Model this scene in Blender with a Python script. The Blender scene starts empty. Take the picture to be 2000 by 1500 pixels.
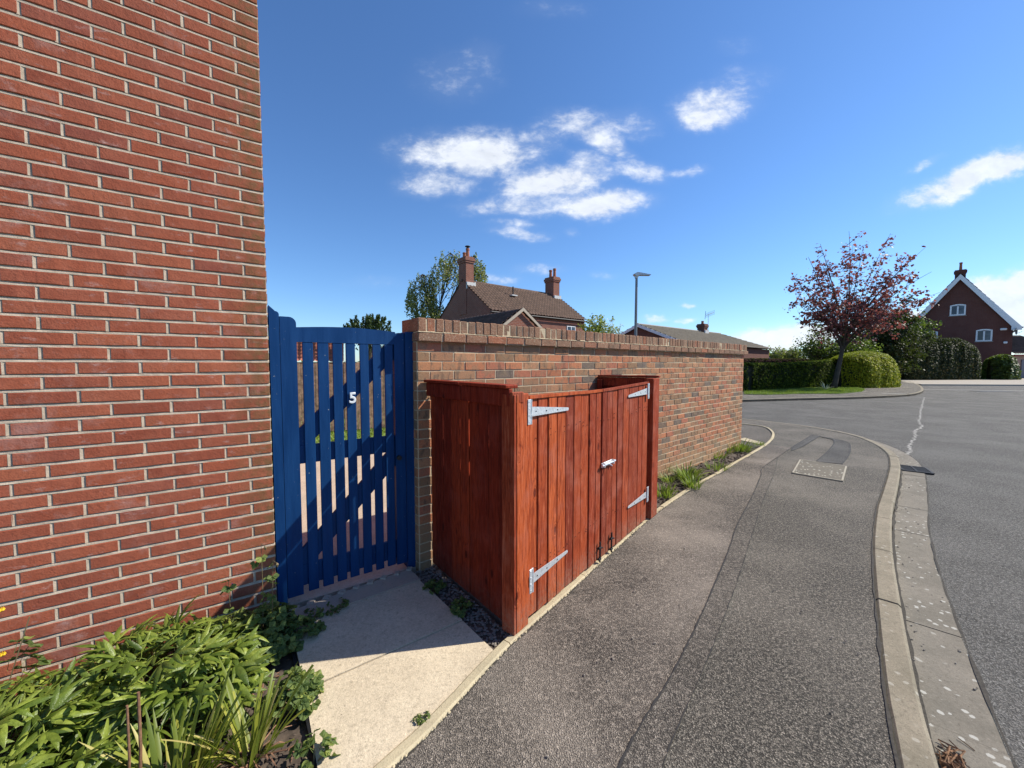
import bpy, math, random
import numpy as np
from mathutils import Vector, Matrix
from mathutils.geometry import tessellate_polygon

random.seed(7)
RNG = np.random.default_rng(11)
R = math.radians
S = bpy.context.scene
C = S.collection

# ------------------------------------------------------------------ camera
FPX = 750.0                      # focal length in pixels of a 2000 px wide frame
PITCH = R(2.98)
EYE = 1.6
cam = bpy.data.cameras.new('camera')
cam.sensor_width = 36.0
cam.lens = 36.0 * FPX / 2000.0
cam.clip_start = 0.05
cam.clip_end = 2000
camo = bpy.data.objects.new('camera', cam)
C.objects.link(camo)
camo.location = (0, 0, EYE)
camo.rotation_euler = (math.pi / 2 - PITCH, 0, 0)
S.camera = camo

# ------------------------------------------------------------------ sun and sky
SUN_EL = R(42.5)
SUN_H = Vector((0.985, 0.172, 0)).normalized()      # horizontal direction towards the sun
to_sun = Vector((SUN_H.x * math.cos(SUN_EL), SUN_H.y * math.cos(SUN_EL), math.sin(SUN_EL)))
sl = bpy.data.lights.new('sun', 'SUN')
sl.energy = 5.0
sl.angle = R(0.53)
sl.color = (1.0, 0.952, 0.835)
so = bpy.data.objects.new('sun', sl)
C.objects.link(so)
so.rotation_euler = (-to_sun).to_track_quat('-Z', 'Y').to_euler()
so.location = (20, 0, 30)

S.view_settings.view_transform = 'Standard'
S.view_settings.look = 'None'
S.view_settings.gamma = 1.0
S.view_settings.use_curve_mapping = False
S.view_settings.exposure = 0.45

W = bpy.data.worlds.new('World')
S.world = W
W.use_nodes = True


def ray(u, v):
    a = (u - 1000) / FPX
    b = (750 - v) / FPX
    return a, math.cos(PITCH) + b * math.sin(PITCH), b * math.cos(PITCH) - math.sin(PITCH)


def G(u, v, z=0.0):
    """point of the level z seen at the photograph's pixel (u, v)"""
    x, y, d = ray(u, v)
    k = (z - EYE) / d
    return (x * k, y * k)


def AT(u, v, depth):
    x, y, d = ray(u, v)
    k = depth / y
    return Vector((x * k, depth, EYE + d * k))


def PX(p):
    y = p[1]
    zc = p[2] - EYE
    f = y * math.cos(PITCH) - zc * math.sin(PITCH)
    up = y * math.sin(PITCH) + zc * math.cos(PITCH)
    if f < 0.02:
        return (-9999, -9999)
    return (1000 + FPX * p[0] / f, 750 - FPX * up / f)


def build_sky():
    nt = W.node_tree
    N = nt.nodes
    L = nt.links
    N.clear()
    out = N.new('ShaderNodeOutputWorld')
    sky = N.new('ShaderNodeTexSky')
    sky.sky_type = 'NISHITA'
    sky.sun_disc = False
    sky.sun_elevation = SUN_EL
    sky.sun_rotation = math.atan2(SUN_H.x, SUN_H.y)
    sky.air_density = 1.0
    sky.dust_density = 0.15
    sky.ozone_density = 4.0
    hs = N.new('ShaderNodeHueSaturation')
    hs.inputs['Saturation'].default_value = 1.03
    hs.inputs['Value'].default_value = 1.0
    tint = N.new('ShaderNodeVectorMath')
    tint.operation = 'MULTIPLY'
    tint.inputs[1].default_value = (1.0, 1.22, 1.47)
    L.new(sky.outputs[0], tint.inputs[0])
    L.new(tint.outputs[0], hs.inputs['Color'])
    tc = N.new('ShaderNodeTexCoord')
    sep = N.new('ShaderNodeSeparateXYZ')
    L.new(tc.outputs['Generated'], sep.inputs[0])

    def m(op, a, b=None, c=None, clamp=False):
        n = N.new('ShaderNodeMath')
        n.operation = op
        n.use_clamp = clamp
        for i, q in enumerate((a, b, c)):
            if q is None:
                continue
            if isinstance(q, (int, float)):
                n.inputs[i].default_value = q
            else:
                L.new(q, n.inputs[i])
        return n.outputs[0]

    def vm(op, a, b=None, c=None):
        n = N.new('ShaderNodeVectorMath')
        n.operation = op
        for i, q in enumerate((a, b, c)):
            if q is None:
                continue
            if isinstance(q, (tuple, list)):
                n.inputs[i].default_value = q
            else:
                L.new(q, n.inputs[i])
        return n.outputs['Value'] if op in ('LENGTH', 'DOT_PRODUCT') else n.outputs[0]
    y = m('MAXIMUM', sep.outputs[1], 0.05)
    gx = m('DIVIDE', sep.outputs[0], y)
    gz = m('DIVIDE', sep.outputs[2], y)
    comb = N.new('ShaderNodeCombineXYZ')
    L.new(gx, comb.inputs[0])
    L.new(gz, comb.inputs[1])
    P = comb.outputs[0]

    def noise(vec, scale, detail, rough=0.55, dist=0.0):
        n = N.new('ShaderNodeTexNoise')
        n.inputs['Scale'].default_value = scale
        n.inputs['Detail'].default_value = detail
        n.inputs['Roughness'].default_value = rough
        n.inputs['Distortion'].default_value = dist
        L.new(vec, n.inputs['Vector'])
        return n
    nw = noise(P, 7.0, 4, 0.6)
    warp = vm('MULTIPLY', vm('SUBTRACT', nw.outputs['Color'], (0.5, 0.5, 0.5)), (0.085, 0.06, 0))
    Q = vm('ADD', P, warp)
    blobs = [
        (905, 293, 120, 36, .85, 0), (965, 318, 70, 26, .55, 0), (850, 357, 66, 24, .62, 0), (1100, 352, 90, 27, 1.0, -8), (1010, 362, 50, 18, .45, 0),
        (1000, 402, 88, 20, .62, 0), (1175, 397, 86, 25, 1.05, -3), (1140, 243, 66, 28, .62, 12), (1195, 284, 44, 17, .6, 30),
        (1240, 240, 48, 28, .3, 0), (1255, 333, 45, 20, .6, 10), (1345, 335, 38, 9, .42, 0), (1395, 205, 68, 36, .72, -10),
        (1380, 240, 50, 20, .5, 0), (1150, 306, 42, 16, .55, 0), (1060, 268, 38, 30, .35, 0), (1015, 458, 56, 12, .5, 3),
        (1000, 437, 45, 8, .4, 0), (890, 150, 75, 45, .2, 0), (940, 105, 32, 30, .14, 0), (1460, 152, 60, 26, .16, 0),
        (1870, 362, 105, 26, .95, -18), (1955, 325, 80, 24, .95, -12), (1800, 322, 38, 9, .4, -25), (975, 545, 40, 11, .4, 0),
        (1050, 525, 40, 10, .35, 0), (1118, 452, 16, 8, .3, 0), (1345, 600, 16, 5, .6, 0), (1280, 622, 26, 6, .6, 0), (1340, 628, 22, 5, .5, 0),
        (1560, 655, 150, 22, 1.1, -10), (1500, 668, 110, 16, .8, 0), (1960, 575, 150, 40, 1.3, -14), (1900, 628, 170, 30, 1.1, 0),
        (1080, 20, 60, 20, .12, 0), (1440, 90, 40, 20, .1, 0), (960, 560, 20, 6, .3, 0), (740, 555, 60, 12, .12, 0),
        (1180, 535, 30, 8, .25, 0)]
    cov = None
    for (u, v, ru, rv, w, rot) in blobs:
        c = ray(u, v)
        cx, cz = c[0] / c[1], c[2] / c[1]
        e1 = ray(u + ru, v)
        e2 = ray(u, v - rv)
        sx = abs(e1[0] / e1[1] - cx)
        sz = abs(e2[2] / e2[1] - cz)
        mp = N.new('ShaderNodeMapping')
        mp.vector_type = 'TEXTURE'
        mp.inputs['Location'].default_value = (cx, cz, 0)
        mp.inputs['Rotation'].default_value = (0, 0, R(-rot))
        mp.inputs['Scale'].default_value = (sx, sz, 1)
        L.new(Q, mp.inputs['Vector'])
        ln = vm('LENGTH', mp.outputs[0])
        mr = N.new('ShaderNodeMapRange')
        mr.interpolation_type = 'SMOOTHERSTEP'
        mr.inputs[1].default_value = 1.75
        mr.inputs[2].default_value = 0.0
        mr.inputs[3].default_value = 0
        mr.inputs[4].default_value = w
        L.new(ln, mr.inputs[0])
        cov = mr.outputs[0] if cov is None else m('ADD', cov, mr.outputs[0])
    st = vm('MULTIPLY', P, (1.0, 1.7, 1))
    fb = noise(st, 13.0, 8, 0.62, 0.3)
    fb2 = noise(st, 42.0, 5, 0.6)
    fsum = m('ADD', m('MULTIPLY', fb.outputs[0], 0.8), m('MULTIPLY', fb2.outputs[0], 0.42))
    cl = m('ADD', m('MULTIPLY', cov, 1.2), m('MULTIPLY', m('SUBTRACT', fsum, 0.61), 2.6))
    cr_ = N.new('ShaderNodeMapRange')
    cr_.interpolation_type = 'SMOOTHSTEP'
    cr_.inputs[1].default_value = 0.05
    cr_.inputs[2].default_value = 1.5
    L.new(cl, cr_.inputs[0])
    thin = m('MULTIPLY', m('MINIMUM', cov, 1.0), 0.24)
    dens = m('ADD', thin, m('MULTIPLY', cr_.outputs[0], m('MINIMUM', m('MULTIPLY', cov, 3.2), 1.0)))
    # the rest of the sky carries a few fair-weather clouds of the same sort
    side = N.new('ShaderNodeMapRange')
    side.interpolation_type = 'SMOOTHSTEP'
    side.inputs[1].default_value = 0.45
    side.inputs[2].default_value = 0.15
    L.new(sep.outputs[1], side.inputs[0])
    nb = noise(vm('MULTIPLY', tc.outputs['Generated'], (1, 1, 2.5)), 2.4, 8, 0.6)
    ot = N.new('ShaderNodeMapRange')
    ot.inputs[1].default_value = 0.58
    ot.inputs[2].default_value = 0.75
    L.new(nb.outputs[0], ot.inputs[0])
    dens = m('ADD', dens, m('MULTIPLY', ot.outputs[0], m('MULTIPLY', side.outputs[0], 0.6)))
    dens = m('MINIMUM', m('MULTIPLY', dens, 0.9), 0.88, clamp=True)
    shade = N.new('ShaderNodeMapRange')
    shade.inputs[1].default_value = 0.3
    shade.inputs[2].default_value = 0.75
    shade.inputs[3].default_value = 0.82
    shade.inputs[4].default_value = 1.05
    L.new(fb.outputs[0], shade.inputs[0])
    cc = N.new('ShaderNodeVectorMath')
    cc.operation = 'SCALE'
    cc.inputs[0].default_value = (8.6, 9.0, 9.6)
    L.new(shade.outputs[0], cc.inputs['Scale'])
    # the sky deepens towards the zenith and pales near the horizon
    mix = N.new('ShaderNodeMix')
    mix.data_type = 'RGBA'
    L.new(dens, mix.inputs[0])
    L.new(hs.outputs[0], mix.inputs[6])
    L.new(cc.outputs[0], mix.inputs[7])
    bg = N.new('ShaderNodeBackground')
    bg.inputs['Strength'].default_value = SKY_STRENGTH
    L.new(mix.outputs[2], bg.inputs['Color'])
    L.new(bg.outputs[0], out.inputs['Surface'])


SKY_STRENGTH = 0.088
build_sky()

# ------------------------------------------------------------------ helpers


def props(o, label=None, cat=None, group=None, kind=None):
    if label:
        o['label'] = label
    if cat:
        o['category'] = cat
    if group:
        o['group'] = group
    if kind:
        o['kind'] = kind
    return o


def wmat(o):
    m = Matrix.Identity(4)
    while o is not None:
        m = o.matrix_basis @ m
        o = o.parent
    return m


def frame(origin, d, z=0.0):
    """local +X along d, -Y towards the side the viewer is on, +Z up"""
    a = math.atan2(d[1], d[0])
    return Matrix.Translation((origin[0], origin[1], z)) @ Matrix.Rotation(a, 4, 'Z')


def thing(name, label=None, cat=None, M=None, group=None, kind=None):
    o = bpy.data.objects.new(name, None)
    o.empty_display_size = 0.1
    C.objects.link(o)
    if M is not None:
        o.matrix_basis = M
    return props(o, label, cat, group, kind)


def link(name, me, parent=None, M=None):
    o = bpy.data.objects.new(name, me)
    C.objects.link(o)
    if parent is not None:
        o.parent = parent
    if M is not None:
        o.matrix_basis = M
    return o


class MB:
    def __init__(self, M=None):
        self.v = []
        self.f = []
        self.r = []
        self.M = M
        self.rnd = 0.0

    def add(self, vs, fs):
        b = len(self.v)
        if self.M is not None:
            vs = [self.M @ Vector(p) for p in vs]
        self.v += [tuple(p) for p in vs]
        self.f += [tuple(i + b for i in f) for f in fs]
        self.r += [self.rnd] * len(fs)
        return self

    def box(self, x0, x1, y0, y1, z0, z1):
        vs = [(x0, y0, z0), (x1, y0, z0), (x1, y1, z0), (x0, y1, z0), (x0, y0, z1), (x1, y0, z1), (x1, y1, z1), (x0, y1, z1)]
        return self.add(vs, [(0, 3, 2, 1), (4, 5, 6, 7), (0, 1, 5, 4), (1, 2, 6, 5), (2, 3, 7, 6), (3, 0, 4, 7)])

    def cbox(self, x0, x1, y0, y1, z0, z1, b=0.004, jit=0.0, rg=random):
        cx, cy, cz = (x0 + x1) / 2, (y0 + y1) / 2, (z0 + z1) / 2
        hx, hy, hz = abs(x1 - x0) / 2, abs(y1 - y0) / 2, abs(z1 - z0) / 2
        b = min(b, hx * .8, hy * .8, hz * .8)
        vs = []
        idx = {}
        for sx in (-1, 1):
            for sy in (-1, 1):
                for sz in (-1, 1):
                    j = [rg.uniform(-jit, jit) for _ in range(3)]
                    for k in range(3):
                        p = [sx * (hx - b), sy * (hy - b), sz * (hz - b)]
                        p[k] = (sx * hx, sy * hy, sz * hz)[k]
                        idx[(sx, sy, sz, k)] = len(vs)
                        vs.append((cx + p[0] + j[0], cy + p[1] + j[1] * .4, cz + p[2] + j[2]))
        fs = []
        I = idx
        for s in (-1, 1):
            q = [I[(s, -1, -1, 0)], I[(s, 1, -1, 0)], I[(s, 1, 1, 0)], I[(s, -1, 1, 0)]]
            fs.append(q if s > 0 else q[::-1])
            q = [I[(-1, s, -1, 1)], I[(-1, s, 1, 1)], I[(1, s, 1, 1)], I[(1, s, -1, 1)]]
            fs.append(q if s > 0 else q[::-1])
            q = [I[(-1, -1, s, 2)], I[(1, -1, s, 2)], I[(1, 1, s, 2)], I[(-1, 1, s, 2)]]
            fs.append(q if s > 0 else q[::-1])
        for a in (-1, 1):
            for c in (-1, 1):
                q = [I[(a, c, -1, 0)], I[(a, c, -1, 1)], I[(a, c, 1, 1)], I[(a, c, 1, 0)]]
                fs.append(q if a * c > 0 else q[::-1])
                q = [I[(a, -1, c, 0)], I[(a, 1, c, 0)], I[(a, 1, c, 2)], I[(a, -1, c, 2)]]
                fs.append(q if a * c > 0 else q[::-1])
                q = [I[(-1, a, c, 1)], I[(-1, a, c, 2)], I[(1, a, c, 2)], I[(1, a, c, 1)]]
                fs.append(q if a * c > 0 else q[::-1])
        for sx in (-1, 1):
            for sy in (-1, 1):
                for sz in (-1, 1):
                    q = [I[(sx, sy, sz, 0)], I[(sx, sy, sz, 1)], I[(sx, sy, sz, 2)]]
                    fs.append(q if sx * sy * sz > 0 else q[::-1])
        return self.add(vs, fs)

    def prism(self, poly, z0, z1, bottom=False):
        n = len(poly)
        area = sum(poly[i][0] * poly[(i + 1) % n][1] - poly[(i + 1) % n][0] * poly[i][1] for i in range(n))
        if area < 0:
            poly = poly[::-1]
        vs = [(p[0], p[1], z1) for p in poly] + [(p[0], p[1], z0) for p in poly]
        fs = [tuple(t) for t in tessellate_polygon([[Vector((p[0], p[1], 0)) for p in poly]])]
        up = []
        for t in fs:
            a, b, c = (Vector(poly[i]) for i in t)
            cr = (b - a).x * (c - a).y - (b - a).y * (c - a).x
            up.append(t if cr > 0 else t[::-1])
        fs = list(up)
        for i in range(n):
            j = (i + 1) % n
            fs.append((i, i + n, j + n, j))
        if bottom:
            fs += [(a + n, c + n, b + n) for a, b, c in up]
        return self.add(vs, fs)

    def profile(self, pts, y0, y1):
        """polygon in local x-z extruded in y"""
        n = len(pts)
        vs = [(p[0], y0, p[1]) for p in pts] + [(p[0], y1, p[1]) for p in pts]
        tr = [tuple(t) for t in tessellate_polygon([[Vector((p[0], p[1], 0)) for p in pts]])]
        fs = []
        for t in tr:
            a, b, c = (Vector(pts[i]) for i in t)
            cr = (b - a).x * (c - a).y - (b - a).y * (c - a).x
            t = t if cr > 0 else t[::-1]
            fs.append(t)
            fs.append(tuple(i + n for i in t[::-1]))
        area = sum(pts[i][0] * pts[(i + 1) % n][1] - pts[(i + 1) % n][0] * pts[i][1] for i in range(n))
        for i in range(n):
            j = (i + 1) % n
            q = (i, i + n, j + n, j)
            fs.append(q if area > 0 else q[::-1])
        return self.add(vs, fs)

    def tube(self, pts, rad, n=6, cap=True):
        pts = [Vector(p) for p in pts]
        if not isinstance(rad, (list, tuple)):
            rad = [rad] * len(pts)
        vs = []
        t0 = (pts[1] - pts[0]).normalized()
        up = Vector((0, 0, 1)) if abs(t0.z) < .9 else Vector((1, 0, 0))
        for i, p in enumerate(pts):
            t = (pts[min(i + 1, len(pts) - 1)] - pts[max(i - 1, 0)]).normalized()
            a = t.cross(up)
            if a.length < 1e-4:
                a = t.cross(Vector((0, 1, 0)))
            a.normalize()
            b = t.cross(a)
            for k in range(n):
                an = 2 * math.pi * k / n
                vs.append(p + (a * math.cos(an) + b * math.sin(an)) * rad[i])
        fs = []
        for i in range(len(pts) - 1):
            for k in range(n):
                k2 = (k + 1) % n
                fs.append((i * n + k, (i + 1) * n + k, (i + 1) * n + k2, i * n + k2))
        if cap:
            fs.append(tuple(range(n)))
            fs.append(tuple((len(pts) - 1) * n + k for k in range(n))[::-1])
        return self.add(vs, fs)

    def mesh(self, name, mat, smooth=False):
        me = bpy.data.meshes.new(name)
        me.from_pydata(self.v, [], self.f)
        if any(self.r):
            at = me.attributes.new('rnd', 'FLOAT', 'FACE')
            at.data.foreach_set('value', self.r)
        if mat:
            me.materials.append(mat)
        if smooth:
            me.polygons.foreach_set('use_smooth', [True] * len(me.polygons))
        me.update()
        return me

    def build(self, name, mat, parent=None, world=False, smooth=False, label=None, cat=None, group=None, kind=None):
        if world and parent is not None:
            inv = wmat(parent).inverted()
            self.v = [tuple(inv @ Vector(p)) for p in self.v]
        me = self.mesh(name, mat, smooth)
        return props(link(name, me, parent), label, cat, group, kind)


def npmesh(name, verts, faces, mat, rnd=None, parent=None, smooth=False, world=True):
    """verts (N,3), faces (M,k) arrays to one mesh object"""
    verts = np.asarray(verts, dtype=np.float64)
    if parent is not None and world:
        inv = np.array(wmat(parent).inverted())
        verts = verts @ inv[:3, :3].T + inv[:3, 3]
    k = faces.shape[1]
    me = bpy.data.meshes.new(name)
    me.vertices.add(len(verts))
    me.vertices.foreach_set('co', verts.astype(np.float32).ravel())
    me.loops.add(faces.size)
    me.loops.foreach_set('vertex_index', faces.astype(np.int32).ravel())
    me.polygons.add(len(faces))
    me.polygons.foreach_set('loop_start', np.arange(0, faces.size, k, dtype=np.int32))
    me.polygons.foreach_set('loop_total', np.full(len(faces), k, dtype=np.int32))
    if smooth:
        me.polygons.foreach_set('use_smooth', np.ones(len(faces), dtype=bool))
    me.update(calc_edges=True)
    if rnd is not None:
        at = me.attributes.new('rnd', 'FLOAT', 'FACE')
        at.data.foreach_set('value', rnd.astype(np.float32))
    me.materials.append(mat)
    return link(name, me, parent)


# ------------------------------------------------------------------ materials
class NT:
    def __init__(self, name):
        self.m = bpy.data.materials.new(name)
        self.m.use_nodes = True
        self.t = self.m.node_tree
        self.t.nodes.clear()
        self.out = self.n('ShaderNodeOutputMaterial')
        self.p = self.n('ShaderNodeBsdfPrincipled')
        self.l(self.p.outputs[0], self.out.inputs[0])

    def n(self, kind, **kw):
        q = self.t.nodes.new(kind)
        for k, v in kw.items():
            if hasattr(q, k):
                setattr(q, k, v)
            else:
                q.inputs[k].default_value = v
        return q

    def l(self, a, b):
        self.t.links.new(a, b)

    def pos(self, scale=(1, 1, 1), obj=False):
        if obj:
            s = self.n('ShaderNodeTexCoord').outputs['Object']
        else:
            s = self.n('ShaderNodeNewGeometry').outputs['Position']
        if scale == (1, 1, 1):
            return s
        mp = self.n('ShaderNodeMapping')
        mp.inputs['Scale'].default_value = scale
        self.l(s, mp.inputs[0])
        return mp.outputs[0]

    def noise(self, vec, scale, detail=4, rough=.55, dist=0):
        q = self.n('ShaderNodeTexNoise')
        q.inputs['Scale'].default_value = scale
        q.inputs['Detail'].default_value = detail
        q.inputs['Roughness'].default_value = rough
        q.inputs['Distortion'].default_value = dist
        self.l(vec, q.inputs['Vector'])
        return q.outputs[0]

    def vor(self, vec, scale, feature='F1', rnd=1.0):
        q = self.n('ShaderNodeTexVoronoi')
        q.feature = feature
        q.inputs['Scale'].default_value = scale
        q.inputs['Randomness'].default_value = rnd
        self.l(vec, q.inputs['Vector'])
        return q

    def ramp(self, fac, stops, interp='LINEAR'):
        q = self.n('ShaderNodeValToRGB')
        cr = q.color_ramp
        cr.interpolation = interp
        while len(cr.elements) < len(stops):
            cr.elements.new(0.5)
        for e, (p, c) in zip(cr.elements, stops):
            e.position = p
            e.color = (c[0], c[1], c[2], 1) if isinstance(c, (tuple, list)) else (c, c, c, 1)
        self.l(fac, q.inputs[0])
        return q.outputs[0]

    def mix(self, fac, a, b, mode='MIX'):
        q = self.n('ShaderNodeMix')
        q.data_type = 'RGBA'
        q.blend_type = mode
        for i, s in ((0, fac), (6, a), (7, b)):
            if isinstance(s, (int, float)):
                q.inputs[i].default_value = s
            elif isinstance(s, (tuple, list)):
                q.inputs[i].default_value = (s[0], s[1], s[2], 1)
            else:
                self.l(s, q.inputs[i])
        return q.outputs[2]

    def math(self, op, a, b=None, clamp=False):
        q = self.n('ShaderNodeMath')
        q.operation = op
        q.use_clamp = clamp
        for i, s in enumerate((a, b)):
            if s is None:
                continue
            if isinstance(s, (int, float)):
                q.inputs[i].default_value = s
            else:
                self.l(s, q.inputs[i])
        return q.outputs[0]

    def rnd(self):
        a = self.n('ShaderNodeAttribute')
        a.attribute_name = 'rnd'
        o = self.n('ShaderNodeObjectInfo')
        return self.math('FRACT', self.math('ADD', a.outputs['Fac'], self.math('MULTIPLY', o.outputs['Random'], 0.9999)))

    def fin(self, col, rough=.8, bump=None, dist=.002, strength=1.0, metal=0.0, spec=.5):
        if isinstance(col, (tuple, list)):
            self.p.inputs['Base Color'].default_value = (col[0], col[1], col[2], 1)
        else:
            self.l(col, self.p.inputs['Base Color'])
        if isinstance(rough, (int, float)):
            self.p.inputs['Roughness'].default_value = rough
        else:
            self.l(rough, self.p.inputs['Roughness'])
        self.p.inputs['Metallic'].default_value = metal
        self.p.inputs['Specular IOR Level'].default_value = spec
        if bump is not None:
            b = self.n('ShaderNodeBump')
            b.inputs['Distance'].default_value = dist
            b.inputs['Strength'].default_value = strength
            self.l(bump, b.inputs['Height'])
            self.l(b.outputs[0], self.p.inputs['Normal'])
        return self.m


def mat_house_brick():
    t = NT('house_brick')
    p = t.pos()
    r = t.rnd()
    base = t.ramp(r, [(0, (.29, .076, .044)), (.3, (.40, .108, .056)), (.6, (.35, .098, .056)), (.8, (.44, .130, .066)), (1, (.29, .084, .056))])
    n1 = t.noise(p, 9, 5, .6)
    base = t.mix(t.ramp(n1, [(.45, 0), (.75, .5)]), base, (.50, .17, .10))
    n2 = t.noise(p, 160, 3, .6)
    base = t.mix(t.ramp(n2, [(.3, .45), (.55, 0)]), base, (.22, .052, .030))
    n4 = t.noise(p, 4, 6, .7)
    base = t.mix(t.ramp(n4, [(.56, 0), (.72, .4)]), base, (.52, .33, .29))
    n6 = t.noise(t.pos((1, 1, 2.2)), 11, 5, .7)
    base = t.mix(t.ramp(n6, [(.60, 0), (.74, .5)]), base, (.58, .42, .38))
    n7 = t.noise(p, 2.3, 4, .6)
    base = t.mix(t.ramp(n7, [(.52, 0), (.72, .35)]), base, (.22, .075, .05))
    # algae-brown weathering on the arris of the corner
    x = t.n('ShaderNodeSeparateXYZ')
    t.l(p, x.inputs[0])
    edge = t.n('ShaderNodeMapRange')
    edge.inputs[1].default_value = -1.72
    edge.inputs[2].default_value = -1.54
    t.l(x.outputs[0], edge.inputs[0])
    base = t.mix(t.math('MULTIPLY', edge.outputs[0], t.ramp(t.noise(p, 25, 4), [(.4, .15), (.6, .8)])), base, (.17, .105, .045))
    h = t.math('ADD', t.math('MULTIPLY', n2, .6), t.math('MULTIPLY', t.noise(p, 45, 4, .65), 1.2))
    return t.fin(base, .9, h, .003, .7, spec=.15)


def mat_mortar(name, c1, c2):
    t = NT(name)
    p = t.pos()
    n = t.noise(p, 30, 5, .65)
    c = t.mix(t.ramp(n, [(.35, 0), (.65, 1)]), c1, c2)
    return t.fin(c, .95, t.noise(p, 220, 3, .7), .002, .9, spec=.1)


def mat_wall_brick():
    t = NT('garden_wall_brick')
    p = t.pos()
    r = t.rnd()
    base = t.ramp(r, [(0, (.43, .155, .078)), (.12, (.47, .18, .09)), (.22, (.36, .18, .10)), (.33, (.44, .20, .10)), (.43, (.20, .135, .095)),
                      (.50, (.43, .155, .09)), (.60, (.38, .20, .11)), (.70, (.52, .20, .10)), (.78, (.30, .17, .095)), (.87, (.19, .14, .11)),
                      (.92, (.48, .24, .13)), (1, (.40, .13, .085))], 'CONSTANT')
    n1 = t.noise(p, 14, 4, .6)
    base = t.mix(t.ramp(n1, [(.48, 0), (.62, .55)]), base, (.26, .18, .11))
    n5 = t.noise(t.pos((1, 1, .4)), 22, 2)
    base = t.mix(t.ramp(n5, [(.56, 0), (.66, .55)]), base, (.09, .075, .06))
    n2 = t.noise(p, 130, 3, .7)
    base = t.mix(t.ramp(n2, [(.3, .5), (.5, 0)]), base, (.09, .05, .035))
    base = t.mix(t.ramp(n2, [(.6, 0), (.8, .4)]), base, (.55, .42, .30))
    z = t.n('ShaderNodeSeparateXYZ')
    t.l(p, z.inputs[0])
    low = t.n('ShaderNodeMapRange')
    low.inputs[1].default_value = .45
    low.inputs[2].default_value = 0.12
    t.l(z.outputs[2], low.inputs[0])
    base = t.mix(t.math('MULTIPLY', low.outputs[0], .65), base, (.36, .24, .13))
    return t.fin(base, .9, t.math('ADD', n2, t.math('MULTIPLY', n1, .7)), .004, .7, spec=.2)


def mat_coping_brick():
    t = NT('coping_brick')
    p = t.pos()
    r = t.rnd()
    base = t.ramp(r, [(0, (.36, .13, .07)), (.12, (.29, .14, .085)), (.45, (.23, .13, .085)), (.7, (.30, .16, .10)), (.92, (.26, .14, .085)), (1, (.36, .13, .075))])
    n2 = t.noise(p, 110, 3, .7)
    base = t.mix(t.ramp(n2, [(.56, 0), (.68, .75)]), base, (.52, .44, .34))
    base = t.mix(t.ramp(n2, [(.3, .7), (.46, 0)]), base, (.06, .045, .035))
    n3 = t.noise(p, 7, 4)
    base = t.mix(t.ramp(n3, [(.5, 0), (.7, .5)]), base, (.12, .09, .065))
    return t.fin(base, .93, n2, .004, .8, spec=.15)


def mat_asphalt(name, dark, mid, light, warm=0.0, scale=1.0, patchy=0.3):
    t = NT(name)
    p = t.pos()
    v = t.vor(p, 150 * scale)
    cell = v.outputs['Color']
    sp = t.n('ShaderNodeSeparateColor')
    t.l(cell, sp.inputs[0])
    stone = t.ramp(sp.outputs[0], [(0, dark), (.35, mid), (.8, mid), (1, light)])
    dist = v.outputs['Distance']
    gap = t.ramp(dist, [(.25, 0), (.58, .95)])
    base = t.mix(gap, stone, tuple(c * .35 for c in dark))
    g = t.noise(p, 60 * scale, 4, .75)
    base = t.mix(t.ramp(g, [(.34, .8), (.5, 0)]), base, tuple(c * .5 for c in dark))
    base = t.mix(t.ramp(g, [(.54, 0), (.70, .55)]), base, light)
    mid_ = t.noise(p, 48 * scale, 5, .85)
    base = t.mix(t.ramp(mid_, [(.36, .55), (.49, 0)]), base, tuple(c * .8 for c in dark))
    base = t.mix(t.ramp(mid_, [(.52, 0), (.66, .38)]), base, tuple(c * 1.05 for c in light))
    big = t.noise(p, .9, 5, .6)
    base = t.mix(t.ramp(big, [(.42, 0), (.66, patchy)]), base, tuple(c * 1.25 for c in light))
    big2 = t.noise(p, 3.2, 5, .6)
    base = t.mix(t.ramp(big2, [(.5, 0), (.72, patchy * .8)]), base, tuple(c * .6 for c in mid))
    h = t.math('ADD', t.math('MULTIPLY', t.math('SUBTRACT', 1.0, dist), 1.0), t.math('MULTIPLY', g, .8))
    return t.fin(base, .85, h, .006, 1.0, spec=.3)


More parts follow.
